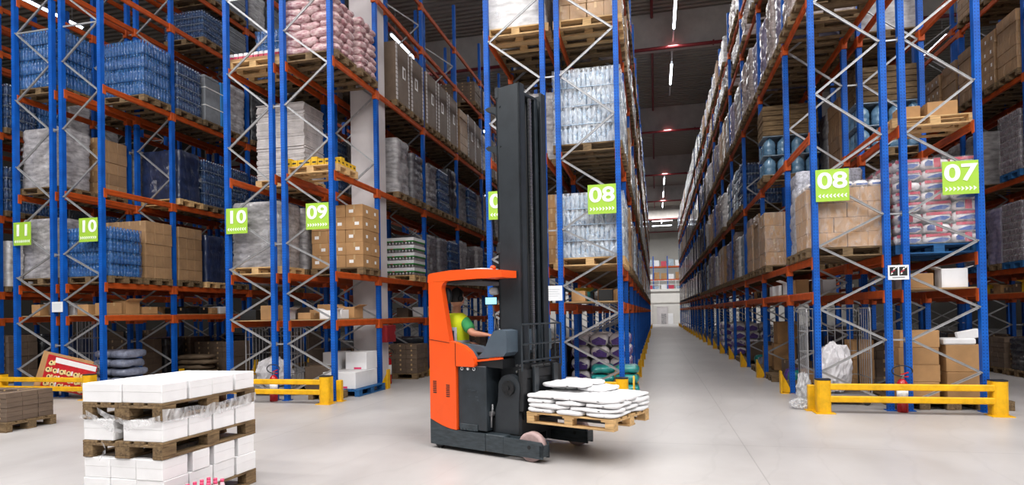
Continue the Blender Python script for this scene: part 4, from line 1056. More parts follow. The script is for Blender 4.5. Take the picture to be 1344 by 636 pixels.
# loads too far down the two long racks to tell apart: one mass
def far_loads():
    b = MB(); names = ['filmpink', 'filmlilac', 'filmgrey', 'filmwhite', 'filmdark', 'filmnavy', 'kraftw', 'filmpale', 'oldwood']
    mm = {'cartonw': 6, 'cartonfilm': 6, 'cartonw2': 6, 'packs': 7, 'waterclear3': 7, 'filmpink': 0, 'filmlilac': 1, 'filmgrey': 2, 'filmwhite': 3, 'filmdark': 4, 'filmnavy': 5}
    for k, x, y, z, p in FARBOX:
        top = .66 if 8.4 < z < 9.3 else 1.2
        b.box(x - .59, x + .59, y - .39, y + .39, z + .15, z + .15 + top + rnd.uniform(-.1, .15), .05, mm.get(k, 2))
        for q in pallet_boxes()['runner'] + pallet_boxes()['deck'][:3]: b.box(x + q[0], x + q[1], y + q[2], y + q[3], z + q[4], z + q[5], 0, 8)
    tag(b.build('distant_loads', names), 'many small wrapped pallet loads far down the open aisle', 'wrapped goods', kind='stuff')
far_loads()
b = MB()
for x, y, z in FARPAL:
    for bs in pallet_boxes().values():
        for q in bs: b.box(x + q[0], x + q[1], y + q[2], y + q[3], z + q[4], z + q[5])
tag(b.build('distant_pallets', 'oldwood'), 'many weathered pallets under loads, farther down the open aisle', 'pallet', kind='stuff')

# ------------------------------------------------------------------ single cartons, floor goods
def carton(x, y, z, sx, sy, sz, label, rz=0.0, m='kraft', group='brown cartons', open_top=False, name='cardboard_box', cat='box', tape=True):
    r = empty(name, (x, y, z), rz, label, cat, group)
    b = MB()
    if open_top:
        t = .006
        b.box(-sx / 2, sx / 2, -sy / 2, -sy / 2 + t, 0, sz); b.box(-sx / 2, sx / 2, sy / 2 - t, sy / 2, 0, sz)
        b.box(-sx / 2, -sx / 2 + t, -sy / 2, sy / 2, 0, sz); b.box(sx / 2 - t, sx / 2, -sy / 2, sy / 2, 0, sz); b.box(-sx / 2, sx / 2, -sy / 2, sy / 2, 0, t)
        b.build('body', m, r)
        for sg in (-1, 1):
            b = MB(); b.bar((sg * sx / 2, 0, sz), (sg * (sx / 2 + sy * .3), 0, sz + sy * .12), sy, .005, up=(0, 0, 1)); b.build('flap', m, r)
    else:
        b.box(-sx / 2, sx / 2, -sy / 2, sy / 2, 0, sz, .006); b.build('body', m, r)
        if tape:
            b = MB(); b.box(-sx / 2 - .001, sx / 2 + .001, -.025, .025, sz - .06, sz + .001); b.build('tape', 'tape' if m != 'whitecard' else 'paper', r)
    return r
# 08-07 rack, floor behind the barrier: two stacks of large cartons on pallets
def bare_pallet(x, y, z, rz, label, m='oldwood'):
    return tag(inst('wooden_pallet', ME_PAL[m], None, (x, y, z), rz), label, 'pallet')
bare_pallet(1.53, .72, 0, PI / 2, 'weathered pallet under the tall carton stack, floor, 08-07 rack')
bare_pallet(2.33, .74, 0, PI / 2, 'weathered pallet under the carton stack beside the right barrier post')
for k in range(4):
    carton(1.51 + (k % 2) * .012, .46, .145 + k * .268, .56, .40, .266, f'large brown carton, {["lowest", "second lowest", "second highest", "topmost"][k]} of the stack right of the extinguisher, 08-07 rack', rz=.02 * (k % 2))
for k in range(3):
    carton(1.04 + (k % 2) * .01, 1.55 , .0 + k * .34, .34, .4, .338, f'brown carton in shade, {["lowest", "middle", "topmost"][k]} of three directly behind the extinguisher', rz=.03 * k)
for k in range(2):
    carton(2.17, .52, .145 + k * .42, .52, .44, .418, f'large brown carton, {["lower", "upper"][k]} of the pair beside the right barrier post', rz=-.02 * k)
b = MB(); b.box(-.24, .2, -.2, .2, 0, .1, .02); b.box(-.02, .28, -.18, -.1, .06, .2, .01, T=Matrix.Rotation(-.2, 4, 'Y'))
tag(b.build('foam_packing', 'whitecard', loc=(2.12, .5, .985)), 'white foam packing lying on the upper carton beside the right barrier post', 'packing')
# roll cages
def roll_cage(x, y, w, d, h, label, rz=0.0, bars=8):
    r = empty('roll_cage', (x, y, 0), rz, label, 'roll cage', 'wire roll cages')
    b = MB(); b.box(-w / 2, w / 2, -d / 2, d / 2, .14, .165); b.build('base', 'galv', r)
    for sx in (-1, 1):
        for sy in (-1, 1):
            b = MB(); px, py = sx * (w / 2 - .06), sy * (d / 2 - .06)
            b.tube((px, py - .02, .06), (px, py + .02, .06), .06, 12); b.box(px - .02, px + .02, py - .03, py + .03, .1, .14); b.build('castor', 'blackcap', r)
    def panel(p, q, n):
        b = MB(); p = Vector(p); q = Vector(q)
        b.path([p + Vector((0, 0, .16)), p + Vector((0, 0, h - .06)), p.lerp(q, .06) + Vector((0, 0, h)), p.lerp(q, .94) + Vector((0, 0, h)), q + Vector((0, 0, h - .06)), q + Vector((0, 0, .16))], .013, 6)
        for k in range(1, n): t = p.lerp(q, k / n); b.tube(t + Vector((0, 0, .16)), t + Vector((0, 0, h)), .006, 5)
        for z in (.45, .85, 1.2):
            if z < h: b.tube(p + Vector((0, 0, z)), q + Vector((0, 0, z)), .008, 5)
        b.build('wire_panel', 'galv', r)
    panel((-w / 2, -d / 2, 0), (-w / 2, d / 2, 0), bars - 2); panel((w / 2, -d / 2, 0), (w / 2, d / 2, 0), bars - 2); panel((-w / 2, d / 2, 0), (w / 2, d / 2, 0), bars)
    return r
roll_cage(.42, .76, .94, .66, 1.58, 'grey wire roll cage full of white film behind the left 08-07 barrier post')
roll_cage(-10.2, .82, .98, .66, 1.39, 'grey wire roll cage with white bags behind the 10-09 barrier')
roll_cage(-15.55, 1.0, .7, .6, 1.65, 'grey wire roll cage behind the 11-10 barrier, left half')
def heap(c, l, m, label, seed, cat='plastic bag', amp=.22, name='crumpled_film', floor=0.0):
    b = MB(); b.blob((0, 0, l[2] / 2), l, seed, 22, 14, 0, amp, 3.2)
    for v in range(len(b.v)):
        p = b.v[v]; b.v[v] = (p[0], p[1], max(0.0, p[2]))
    return tag(b.build(name, m, loc=c), label, cat)
heap((.42, .74, .175), (.52, .44, .82), 'bagwhite', 'heap of crumpled white film inside the roll cage behind the 08-07 barrier', 3, 'plastic film')
heap((-.16, .26, 0), (.22, .34, .52), 'filmbag', 'clear plastic film hanging out onto the aisle floor beside the barrier', 4, 'plastic film', .3)
heap((-.26, .02, 0), (.3, .22, .16), 'filmbag', 'scrap of clear film on the floor left of the 08-07 barrier', 14, 'plastic film', .35)
heap((-10.25, .80, .17), (.80, .5, .60), 'bagwhite', 'heap of white plastic bags in the roll cage behind the 10-09 barrier', 5)
heap((3.0, 1.9, 0), (.34, .25, .17), 'bagwhite', 'white crumpled plastic on the floor of the aisle marked 07', 6, 'plastic film')
heap((-10.3, -.62, 0), (.2, .12, .05), 'bagwhite', 'small scrap of white plastic on the floor before the 10-09 barrier', 8, 'plastic film', .35)
# red printed card sheets leaning behind the leftmost barrier
def card_sheets():
    r = empty('printed_card', (-14.62, -.19, 0), 0, 'large red and yellow printed card sheets leaning between leftmost barrier and rack posts', 'printed card')
    th = -.42
    def f(p, q, d): return (p, d + q * .11, q)
    T = lambda p, q: (p * math.cos(-.16) - q * math.sin(-.16), p * math.sin(-.16) + q * math.cos(-.16))
    b = MB(); b.prism([T(-.80, .10), T(.60, .16), T(.62, .86), T(-.72, .88)], f, 0, .012); b.prism([T(-.6, .16), T(.78, .16), T(.76, .80), T(-.60, .86)], f, -.03, -.018)
    b.build('card_back', 'kraft', r)
    b = MB(); b.prism([T(-.56, .17), T(.80, .16), T(.78, .80), T(-.52, .84)], f, -.05, -.034); b.build('red_print', 'printred', r)
    b = MB(); b.prism([T(-.30, .70), T(.775, .68), T(.775, .78), T(-.30, .81)], f, -.053, -.049)
    b.build('white_band', 'whitecard', r)
    b = MB(); R = random.Random(4)
    for i in range(7):
        for j in range(4):
            u, v = -.44 + .185 * i + .05 * (j % 2), .24 + .145 * j
            if j == 3 and i > 0: continue
            b.prism([T(u + .068 * math.cos(t) * R.uniform(.8, 1.2), v + .055 * math.sin(t)) for t in [2 * PI * k / 9 for k in range(9)]], f, -.055, -.05, 0)
            b.prism([T(u + .022 * math.cos(t), v + .01 + .02 * math.sin(t)) for t in [2 * PI * k / 7 for k in range(7)]], f, -.058, -.054, 1)
            b.prism([T(u + .06, v - .03), T(u + .1, v - .03), T(u + .1, v + .06), T(u + .06, v + .06)], f, -.056, -.05, 2 if i % 2 else 0)
    b.build('printed_motifs', ['printyel', 'blackink', 'whitecard'], r)
card_sheets()
# bags and sacks on the floor places of the two left racks
def sack(x, y, z, l, rz, m, label, seed, name='sack', cat='sack', group=None, tilt=(0, 0), amp=.014):
    b = MB(); b.pillow((0, 0, l[2] / 2), l, 0, seed, 12, 8, 0, ez=.75, amp=amp, tilt=tilt)
    b.v = [(p[0], p[1], min(max(p[2], 0), l[2] + .002)) for p in b.v]
    o = b.build(name, m, loc=(x, y, z)); o.rotation_euler = (0, 0, rz)
    return tag(o, label, cat, group)
pallet_parts((-14.33, .98, 0), PI / 2, 'weathered pallet under grey-blue plastic bags, floor of the 11-10 rack', 'oldwood')
for k in range(8):
    sack(-14.53 + .44 * (k % 2), .95 + .05 * ((k // 2) % 2), .147 + .2 * (k // 2), (.42, .7, .192), .1 * (k % 3 - 1), 'sackblue', f'grey-blue plastic bag, {["left", "right"][k % 2]} one in {["bottom", "second", "third", "top"][k // 2]} layer on the 11-10 rack floor pallet', k, 'plastic_bag', 'bag', 'grey-blue plastic bags')
pallet_parts((-14.25, 3.35, 0), 0, 'weathered pallet under brown paper sacks, floor of the 11-10 rack', 'oldwood')
for k in range(4):
    sack(-14.25 - .1 * (k % 2), 3.35, (.146 + .132 * k), (.9, .6, .128), .08 * k, 'sackbrown', f'brown paper sack, {["lowest", "second", "third", "topmost"][k]} in the pile on the 11-10 rack floor', k, 'paper_sack', 'sack', 'brown paper sacks')
# big white cartons on a blue pallet, aisle-09 end of the 10-09 rack
pallet_parts((-8.62, 1.20, 0), PI / 2, 'blue painted pallet under large white cartons beside the 10-09 barrier', 'bluewood', 1.2, .8)
pallet_parts((-8.75, .345, 0), PI / 2, 'weathered empty pallet end behind the right 10-09 barrier post', 'oldwood', .46, .6)
def wcarton(x, y, z, sx, sy, sz, label):
    r = carton(x, y, z, sx, sy, sz, label, 0, 'whitecard', 'large white cartons in the rack', tape=False)
    b = MB(); b.box(-sx * .1, sx * .25, -sy / 2 - .002, sy / 2 + .002, .01, .05); b.build('pink_stripe', 'pinkcap', r)
wcarton(-8.70, 1.17, .145, .72, .98, .33, 'wide white carton on the blue pallet beside the 10-09 barrier')
wcarton(-8.62, 1.5, .477, .48, .5, .37, 'smaller white carton on top of the wide white carton')
wcarton(-9.22, 1.55, .0, .34, .6, .84, 'tall white carton behind the post of the 10-09 rack')
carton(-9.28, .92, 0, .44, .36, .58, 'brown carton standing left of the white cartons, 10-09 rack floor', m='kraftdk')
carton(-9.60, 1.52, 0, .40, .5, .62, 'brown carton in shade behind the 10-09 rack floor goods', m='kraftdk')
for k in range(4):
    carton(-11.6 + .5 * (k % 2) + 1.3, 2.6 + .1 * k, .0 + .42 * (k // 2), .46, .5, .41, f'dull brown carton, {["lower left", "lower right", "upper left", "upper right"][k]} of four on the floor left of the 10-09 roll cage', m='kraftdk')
# floor goods of the middle rack
pallet_parts((-3.55, .73, 0), PI / 2, 'weathered pallet under clear bags of rolls behind the middle barrier', 'oldwood', 1.2, .9)
for k in range(4):
    sack(-4.02 + .36 * (k % 2), .40 + .45 * (k // 2), .147, (.345, .42, .24), .1 * k, 'tissue', f'clear bag of white rolls, {["front left", "front right", "rear left", "rear right"][k]} on the floor pallet behind the middle barrier', k, 'bag_of_rolls', 'bag', 'clear bags of rolls')
for k in range(6):
    sack(-3.44 + .44 * (k % 2) if k > 1 else (-3.43 + .44 * (k % 2)), .72 + .05 * (k // 2), .147 + .165 * (k // 2), (.42, .5, .158), .06 * (k % 3), 'teal', f'teal printed bag, {["left", "right"][k % 2]} one in {["bottom", "middle", "top"][k // 2]} layer behind the middle barrier', 20 + k, 'printed_bag', 'bag', 'teal printed bags')
bare_pallet(-3.62, 2.55, 0, 0, 'weathered pallet under purple and white packs, floor of the middle rack')
o = make_load('diaper', (-3.62, 2.55, .147)); tag(o, 'purple and white hygiene packs in four layers on the middle rack floor', 'hygiene packs')
bare_pallet(-3.62, 3.5, 0, 0, 'second weathered pallet behind the purple packs, floor of the middle rack')
o = make_load('diaper', (-3.62, 3.5, .147)); tag(o, 'purple and white hygiene packs behind the first pile, middle rack floor', 'hygiene packs')
carton(-3.2, 1.62, 0, .34, .4, .52, 'brown carton on the floor at the aisle edge of the middle rack')
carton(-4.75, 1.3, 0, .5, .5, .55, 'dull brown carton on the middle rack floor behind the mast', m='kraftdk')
# floor goods along the open aisle, right side
FL = [(.42, 2.55, .3, .3, .26, 'kraft'), (.86, 2.5, .36, .36, .3, 'kraftdk'), (.55, 4.2, .5, .5, .30, 'kraftdk'), (.5, 5.3, .5, .6, .62, 'kraft'), (.55, 5.35, .44, .5, .52, 'kraft'),
      (.45, 6.4, .4, .5, .5, 'kraft'), (.5, 8.6, .6, .6, .5, 'kraftdk'), (.5, 9.6, .5, .5, .4, 'kraft'), (.5, 12.0, .6, .6, .6, 'kraft'), (.5, 15.4, .6, .7, .55, 'kraft')]
pz = {}
for k, (x, y, sx, sy, sz, m) in enumerate(FL):
    z = .145
    if k == 4: z = .145 + .622
    carton(x, y, z, sx, sy, sz, f'brown carton, {nth(k)} along the floor places, right side of the open aisle', .1 * (k % 3 - 1), m)
for k, y in enumerate((2.5, 4.2, 5.35, 6.4, 8.6, 9.6, 12.0, 15.4)):
    bare_pallet(.56, y, 0, 0, f'weathered pallet, {nth(k)} along the floor places, right side of the open aisle')
for k, (y, m, lab) in enumerate(((3.3, 'teal', 'teal printed'), (3.75, 'purple', 'purple printed'), (7.2, 'sackblue', 'pale plastic'), (7.9, 'teal', 'teal plastic'))):
    sack(.5, y, 0, (.6, .4, .32), 0, m, f'{lab} bag on the floor, {["third", "fourth", "sixth", "seventh"][k]} bay edge, right side of the open aisle', 40 + k, 'printed_bag', 'bag')
for k, y in enumerate((10.9, 11.6, 14.3)):
    bare_pallet(.56, y, 0, 0, f'pallet under lilac floor packs, {nth(k)} such from the near end, right of the open aisle') if k != 1 else None
    if k != 1:
        o = make_load('diaper', (.56, y, .147)); tag(o, f'purple and white packs on the floor, {["nearer", "", "farther"][k]} pile right of the open aisle', 'hygiene packs')
for k, y in enumerate((6.2, 9.3, 12.3)):
    carton(-3.5, y, 0, .6, .6, .5, f'brown carton on the floor, {nth(k)} along the left side of the open aisle', 0, 'kraftdk')
# small goods on the low picking shelf and under it
def shelf_goods(key, side, z, ys_, seed, what, n=6, ms=('kraft', 'kraftdk', 'kraft', 'whitecard', 'blackink'), board=True):
    X0 = LEVELS[key][0]; R = random.Random(seed)
    x0 = X0 + (0 if side == 'L' else W1 + GAP)
    y0, y1 = ys_
    if board:
        b = MB(); b.box(x0 + .02, x0 + W1 - .02, y0 + .08, y1 - .08, z + .062, z + .082); tag(b.build('shelf_board', 'shelf'), f'plywood shelf board under {what}', 'shelf board')
    y = y0 + .18; k = 0
    while k < n:
        w = R.uniform(.26, .46)
        if y + w > y1 - .14: break
        h = R.uniform(.16, .34); d = R.uniform(.3, .55)
        for c in range(2):
            m = R.choice(ms)
            carton(x0 + .27 + .47 * c, y + w / 2, z + .084 if board else z, d * .72, w * .92, h * R.uniform(.7, 1), f'small {"white" if m == "whitecard" else "black" if m == "blackink" else "brown"} carton, {nth(k)} from near end, {["left", "right"][c]} row, {what}', R.uniform(-.06, .06), m, 'small cartons on the picking shelves', open_top=(R.random() < .3))
        y += w + R.uniform(.02, .12); k += 1
shelf_goods('R', 'R', 1.79, (0, 1.935), 1, 'low shelf, outer face, 08-07 rack', 4)
shelf_goods('R', 'L', 1.79, (1.935, 4.735), 2, 'low shelf, second bay, open-aisle face', 5, ('kraft', 'blackink', 'whitecard', 'kraftdk'))
shelf_goods('R', 'L', 1.79, (4.735, 7.535), 3, 'low shelf, third bay, open-aisle face', 6, ('kraft', 'blackink', 'whitecard', 'kraftdk'))
shelf_goods('L', 'R', 1.47, (0, 1.935), 4, 'low shelf, truck-side face, 10-09 rack', 4, ('kraft', 'whitecard', 'yellowbox'))
shelf_goods('L', 'L', 1.47, (0, 1.935), 5, 'low shelf, outer face, 10-09 rack', 4)
shelf_goods('K', 'R', 1.65, (0, 1.935), 6, 'low shelf, truck-side face, 11-10 rack', 4)
shelf_goods('K', 'R', 1.65, (1.935, 4.735), 7, 'low shelf, second bay, 11-10 rack', 5)
shelf_goods('K', 'L', 1.65, (0, 1.935), 8, 'low shelf, outer face, 11-10 rack', 3)
shelf_goods('M', 'R', 1.70, (0, 1.935), 9, 'low shelf, mast-side rack, open-aisle face', 4, ('kraft', 'teal', 'blackink', 'yellowbox'))
shelf_goods('M', 'L', 1.70, (0, 1.935), 10, 'low shelf, mast-side rack, truck-side face', 3, ('kraft', 'blackink', 'yellowbox'))
shelf_goods('Q', 'L', 1.79, (4.735, 7.535), 11, 'low shelf, third bay, far-right rack', 6, ('kraft', 'yellowbox', 'kraftdk'))
shelf_goods('Q', 'L', 1.79, (7.535, 10.335), 12, 'low shelf, fourth bay, far-right rack', 6, ('kraft', 'yellowbox', 'kraftdk'))
shelf_goods('L', 'R', 1.47, (4.735, 7.535), 13, 'low shelf, third bay, 10-09 rack', 5, ('kraftdk', 'blackink', 'whitecard'))
for k, (x, y) in enumerate(((-8.9, .95), (-10.2, .95))):
    pass
# cartons lying with the small pallet of boxes on the 07 face
carton(1.55, .62, LEVELS['R'][2][1] + .063 + .145, .30, .3, .26, 'small brown carton, left one on the pallet above the tissue packs')
carton(1.98, .55, LEVELS['R'][2][1] + .063 + .145, .42, .32, .28, 'brown carton, right one on the pallet above the tissue packs')
bare_pallet(1.78, .55, LEVELS['R'][2][1] + .063, 0, 'pale wooden pallet with two brown cartons above the tissue packs', 'wood')
for k in range(5):
    bare_pallet(.505, .72, LEVELS['R'][2][2] + .063 + .145 * k, 0, f'weathered empty pallet, {nth(k)} from bottom, upper-tier stack, 08-07 rack front') if 0 else None
# ------------------------------------------------------------------ foreground pallets of white cartons
PX, PY, PA = -6.31, -6.40, math.radians(88.85)
PL, PW = 1.13, .80
def ploc(u, v):   # u: along the long side, v: to the left of it
    c, s = math.cos(PA), math.sin(PA); return PX + u * c - v * s, PY + u * s + v * c
cx_, cy_ = ploc(PL / 2, PW / 2)
for k, z in enumerate((0, .473, .785)):
    pallet_parts((cx_, cy_, z), PA, f'weathered wooden pallet, {["lowest", "middle", "topmost"][k]} in the foreground stack of white cartons', 'oldwood', PL, PW, .137, 'foreground stack pallets')
def wbox(u, v, z, su, sv, sz, label, rz=0):
    x, y = ploc(u, v)
    r = empty('white_carton', (x, y, z), PA + rz, label, 'box', 'white cartons in the foreground stack')
    b = MB(); b.box(-su / 2, su / 2, -sv / 2, sv / 2, 0, sz * .66, .004); b.build('body', 'whitecard', r)
    b = MB(); b.box(-su / 2 - .0015, su / 2 + .0015, -sv / 2 - .0015, sv / 2 + .0015, sz * .55, sz, .005); b.build('lid', 'whitecard', r)
rr = random.Random(5)
LAY = ['lower bottom', 'upper bottom', 'middle', 'top']
for li, (z, h) in enumerate(((.138, .166), (.305, .166), (.611, .172), (.923, .155))):
    nu, nv = 4, 3 if li < 2 else 2
    du, dv = PL / nu, PW / nv
    for i in range(nu):
        for j in range(nv):
            gap = .02
            if li == 3 and i == nu - 1 and False: continue
            if li == 1 and i == 1 and j == 0: gap = .09
            if li == 1 and i == 3 and j == 0: gap = .06
            w = dv - .008; l = du - gap
            if li == 2 and j == 1 and i == 0: w = dv - .1
            lab = f'white carton, {LAY[li]} layer, {nth(i)} from near end, {["right", "left", "far left"][j] if nv == 2 else ["right", "middle", "left"][j]} row, foreground stack'
            wbox(du * (i + .5) + rr.uniform(-.006, .006), dv * (j + .5) + rr.uniform(-.006, .006) + (.045 if li == 2 and j == 1 and i == 0 else 0), z, l, w, h, lab, rr.uniform(-.015, .015))
# torn stretch film around the two upper pallets
b = MB(); R = random.Random(8)
def strip(pts, w, seed):
    vs = []; n = len(pts)
    for k, p in enumerate(pts):
        q = noise.noise(Vector((seed, k * .9, 0))) * .03; vs += [(p[0] + q * .5, p[1] - .006, p[2] - w / 2 + q), (p[0] - q * .4, p[1] - .012, p[2] + w / 2 + q * .6)]
    b.add(vs, [(2 * k, 2 * k + 1, 2 * k + 3, 2 * k + 2) for k in range(n - 1)], 0, True)
def P3(u, v, z): x, y = ploc(u, v); return (x, y, z)
strip([P3(-.012, .62 - .62 * t, .86 - .07 * math.sin(PI * t) - .05 * t) for t in [k / 12 for k in range(13)]], .05, 1)
strip([P3(-.012, .74 - .3 * t, .84 - .13 * t) for t in [k / 8 for k in range(9)]], .045, 2)
strip([P3(PL * t, -.012, .83 - .03 * math.sin(PI * t)) for t in [k / 12 for k in range(13)]], .10, 3)
strip([P3(-.014, .58 - .04 * math.sin(4 * t), .60 - .14 * t) for t in [k / 8 for k in range(9)]], .03, 4)
strip([P3(-.016, .80 - .5 * t, .80 - .10 * t + .03 * math.sin(7 * t)) for t in [k / 10 for k in range(11)]], .03, 5)
tag(b.build('stretch_film', 'filmbag'), 'torn clear stretch film hanging around the foreground stack', 'plastic film')
# pack of pink-capped bottles on the floor before the stack
bp = empty('bottle_pack', (-6.13, -6.27, 0), PI / 2 - .1, 'shrink pack of pink-capped bottles on the floor before the white cartons', 'bottle pack')
for i in range(6):
    for j in range(3):
        b = MB(); r_ = .034
        b.lathe([(r_ * .9, 0), (r_, .01), (r_, .16), (r_ * .5, .215), (r_ * .42, .23)], 12); o = b.build('bottle', 'pinkpet', bp, loc=(-.144 + .072 * i, -.072 + .072 * j, 0))
        b = MB(); b.lathe([(r_ * .46, .228), (r_ * .46, .252)], 12); b.build('cap', 'pinkcap', o)
# brown wrapped carton pallet at the left picture edge
pallet_parts((-12.15, -3.2, 0), 0.05, 'weathered pallet under brown cartons at the left picture edge', 'oldwood', 1.0, .8)
o = make_load('cartondk', (-12.17, -3.2, .147), .05); o.scale = (.84, .96, .30)  # darker carton kind puts the shade at this spot into the colour
tag(o, 'shade-darkened brown cartons on the floor pallet at the left picture edge', 'boxes')

# ------------------------------------------------------------------ reach truck (local x: forks forward, y: across, away from the camera)
TH = math.radians(-23.0); TO = (-3.80, -4.11)
tk = empty('reach_truck', (TO[0], TO[1], 0), TH, 'orange and dark grey reach truck lifting a pallet of white sacks', 'forklift')
side = lambda d0, d1: None
fs_ = lambda p, q, d: (p, d, q)
def tprism(name, poly, b0, b1, m, parent=None):
    b = MB(); b.prism(poly, fs_, b0, b1); return b.build(name, m, parent or tk)
def tbox(name, a0, a1, b0, b1, z0, z1, m, ch=.006, parent=None):
    b = MB(); b.box(a0, a1, b0, b1, z0, z1, ch); return b.build(name, m, parent or tk)
# chassis with the rising rear line
rear = [(-1.46, .05), (-1.46, .345)] + [(-1.46 + .42 * t, .345 - .10 * math.sin(PI / 2 * t)) for t in (.15, .3, .45, .6, .8, 1)] + [(-.62, .245), (-.62, .05)]
ch = tprism('chassis', rear, 0, 1.1, 'chassis')
b = MB(); b.box(-1.475, -1.455, .08, .14, .1, .16); b.box(-1.475, -1.455, .95, 1.0, .1, .16); b.build('lashing_eye', 'steel', ch)
for b0 in (0.0, .96):
    b = MB(); b.box(-.62, -.36, b0, b0 + .14, .05, .245, .008)
    for e in (b0, b0 + .118): b.prism([(-.36, .05), (-.36, .235), (.13, .225), (.15, .2), (.15, .05)], fs_, e, e + .022)
    b.box(.11, .15, b0, b0 + .14, .07, .19)
    lg = b.build('support_leg', 'chassis', tk)
    b = MB(); yc = b0 + .07
    b.lathe([(.13, -.045), (.158, -.04), (.158, .04), (.13, .045)], 28, T=Matrix.Translation((-.02, yc, .16)) @ Matrix.Rotation(PI / 2, 4, 'X'))
    w = b.build('load_wheel', 'tyre', lg)
    b = MB(); b.tube((-.02, yc - .05, .16), (-.02, yc + .05, .16), .07, 16); b.tube((-.02, yc - .073, .16), (-.02, yc + .073, .16), .022, 10); b.build('wheel_hub', 'black', w)
b = MB(); b.lathe([(.12, -.05), (.15, -.045), (.15, .045), (.12, .05)], 24, T=Matrix.Translation((-1.28, .5, .15)) @ Matrix.Rotation(PI / 2, 4, 'X')); b.build('drive_wheel', 'blackcap', tk)
b = MB(); b.lathe([(.05, -.03), (.07, -.025), (.07, .025), (.05, .03)], 18, T=Matrix.Translation((-1.36, .07, .07)) @ Matrix.Rotation(PI / 2, 4, 'X')); b.build('castor_wheel', 'blackcap', tk)
# orange body side with rear pillar
def arc(cx, cz, r, a0, a1, n=6): return [(cx + r * math.cos(a0 + (a1 - a0) * k / n), cz + r * math.sin(a0 + (a1 - a0) * k / n)) for k in range(n + 1)]
body = [(-1.455, .35)] + [(-1.455 + .415 * t, .35 - .10 * math.sin(PI / 2 * t)) for t in (.2, .4, .6, .8, 1)] + [(-1.04, .99), (-.765, .99), (-.755, 1.02), (-.775, 1.09), (-.83, 1.165), (-.92, 1.225), (-1.04, 1.265), (-1.13, 1.285), (-1.245, 1.90)] + [(-1.24, 1.935), (-1.22, 1.965), (-1.18, 1.985), (-1.455, 1.985)]
low_body = body[:8] + [(-.755, 1.02), (-.80, 1.06), (-1.455, 1.06)]
for b0, b1 in ((-.004, .07), (1.04, 1.104)):
    sd = tprism('body_side', body if b0 < 0 else low_body, b0, b1, 'truckorange')
    o = -1 if b0 < 0 else 1; yy0 = b0 - .002 if o < 0 else b1 + .002
    b = MB()
    for k, (va, vz) in enumerate(((-1.375, .735), (-1.165, .70))):
        for r in range(7):
            b.box(va - .028, va + .028, min(yy0, yy0 - o * .006), max(yy0, yy0 - o * .006), vz - .075 + .022 * r, vz - .063 + .022 * r)
    b.build('vent_slots', 'black', sd)
    b = MB(); b.bar((-1.455, yy0, 1.30), (-1.13, yy0, 1.262), .004, .006); b.bar((-1.04, yy0, .99), (-1.04, yy0, 1.262), .004, .006); b.build('panel_seam', 'black', sd)
tbox('rear_wall', -1.47, -1.425, .02, 1.08, .35, 1.06, 'truckorange', .015)
tbox('pillar_lining', -1.44, -1.27, .07, .11, 1.06, 1.98, 'black', .01)
tbox('rear_body', -1.42, -1.045, .06, .56, .26, .96, 'truckdark')
tbox('foot_well', -1.42, -1.045, .56, 1.04, .26, .60, 'truckdark')
roofa = [(-1.47, 1.985), (-1.46, 2.07), (-1.43, 2.09), (-1.1, 2.112), (-.7, 2.105)]
rf = tprism('overhead_guard', roofa + [(-.34, 2.075), (-.34, 1.995), (-.8, 1.995)], -.004, .27, 'truckorange')
tprism('guard_far_side', roofa + [(-.64, 2.10), (-.64, 1.995), (-.8, 1.995)], .27, 1.104, 'truckorange', rf)
tbox('roof_lining', -1.40, -.66, .05, 1.05, 1.965, 1.99, 'black', .004, rf)
tbox('roof_plate', -.92, -.64, .05, 1.05, 2.085, 2.118, 'lampwhite', .006, rf)
b = MB(); b.lathe([(.035, 0), (.035, .02), (.028, .035), (.01, .045)], 14, c=(-.66, .25, 2.112)); b.build('beacon', 'truckorange', rf)
# battery box in front of the driver, open on top as a foot well
bt = empty('battery_box', (0, 0, 0)); bt.parent = tk
tbox('battery_block', -1.03, -.63, .07, 1.05, .26, .60, 'truckdark', .008, bt)
tbox('battery_panel', -1.035, -.625, .025, .07, .26, 1.0, 'truckdark', .012, bt)
tbox('battery_panel', -1.035, -.625, 1.04, 1.075, .26, 1.0, 'truckdark', .012, bt)
tbox('battery_panel', -.66, -.62, .03, 1.07, .26, 1.0, 'truckdark', .01, bt)
b = MB(); b.box(-1.0, -.74, .012, .03, .255, .33, .004)
for k in range(5): b.tube((-.97 + .05 * k, .005, .268), (-.97 + .05 * k, .03, .268), .012, 8)
b.build('hinge_plate', 'chassis', bt)
b = MB()
for k, a in enumerate((-.96, -.87, -.78)):
    if k == 1: b.tube((a, .01, .965), (a, .03, .965), .016, 14)
    else:
        for q in range(14): t0, t1 = 2 * PI * q / 14, 2 * PI * (q + 1) / 14; b.tube((a + .017 * math.cos(t0), .015, .965 + .017 * math.sin(t0)), (a + .017 * math.cos(t1), .015, .965 + .017 * math.sin(t1)), .004, 5)
b.build('round_markers', 'lampwhite', bt)
b = MB(); R = random.Random(2)
for k in range(9):
    a, z = R.uniform(-.9, -.74), R.choice((.70, .71, .64, .6)); b.box(a, a + R.uniform(.02, .05), .021, .026, z, z + R.uniform(.008, .02))
b.build('worn_marking', 'chassis', bt)
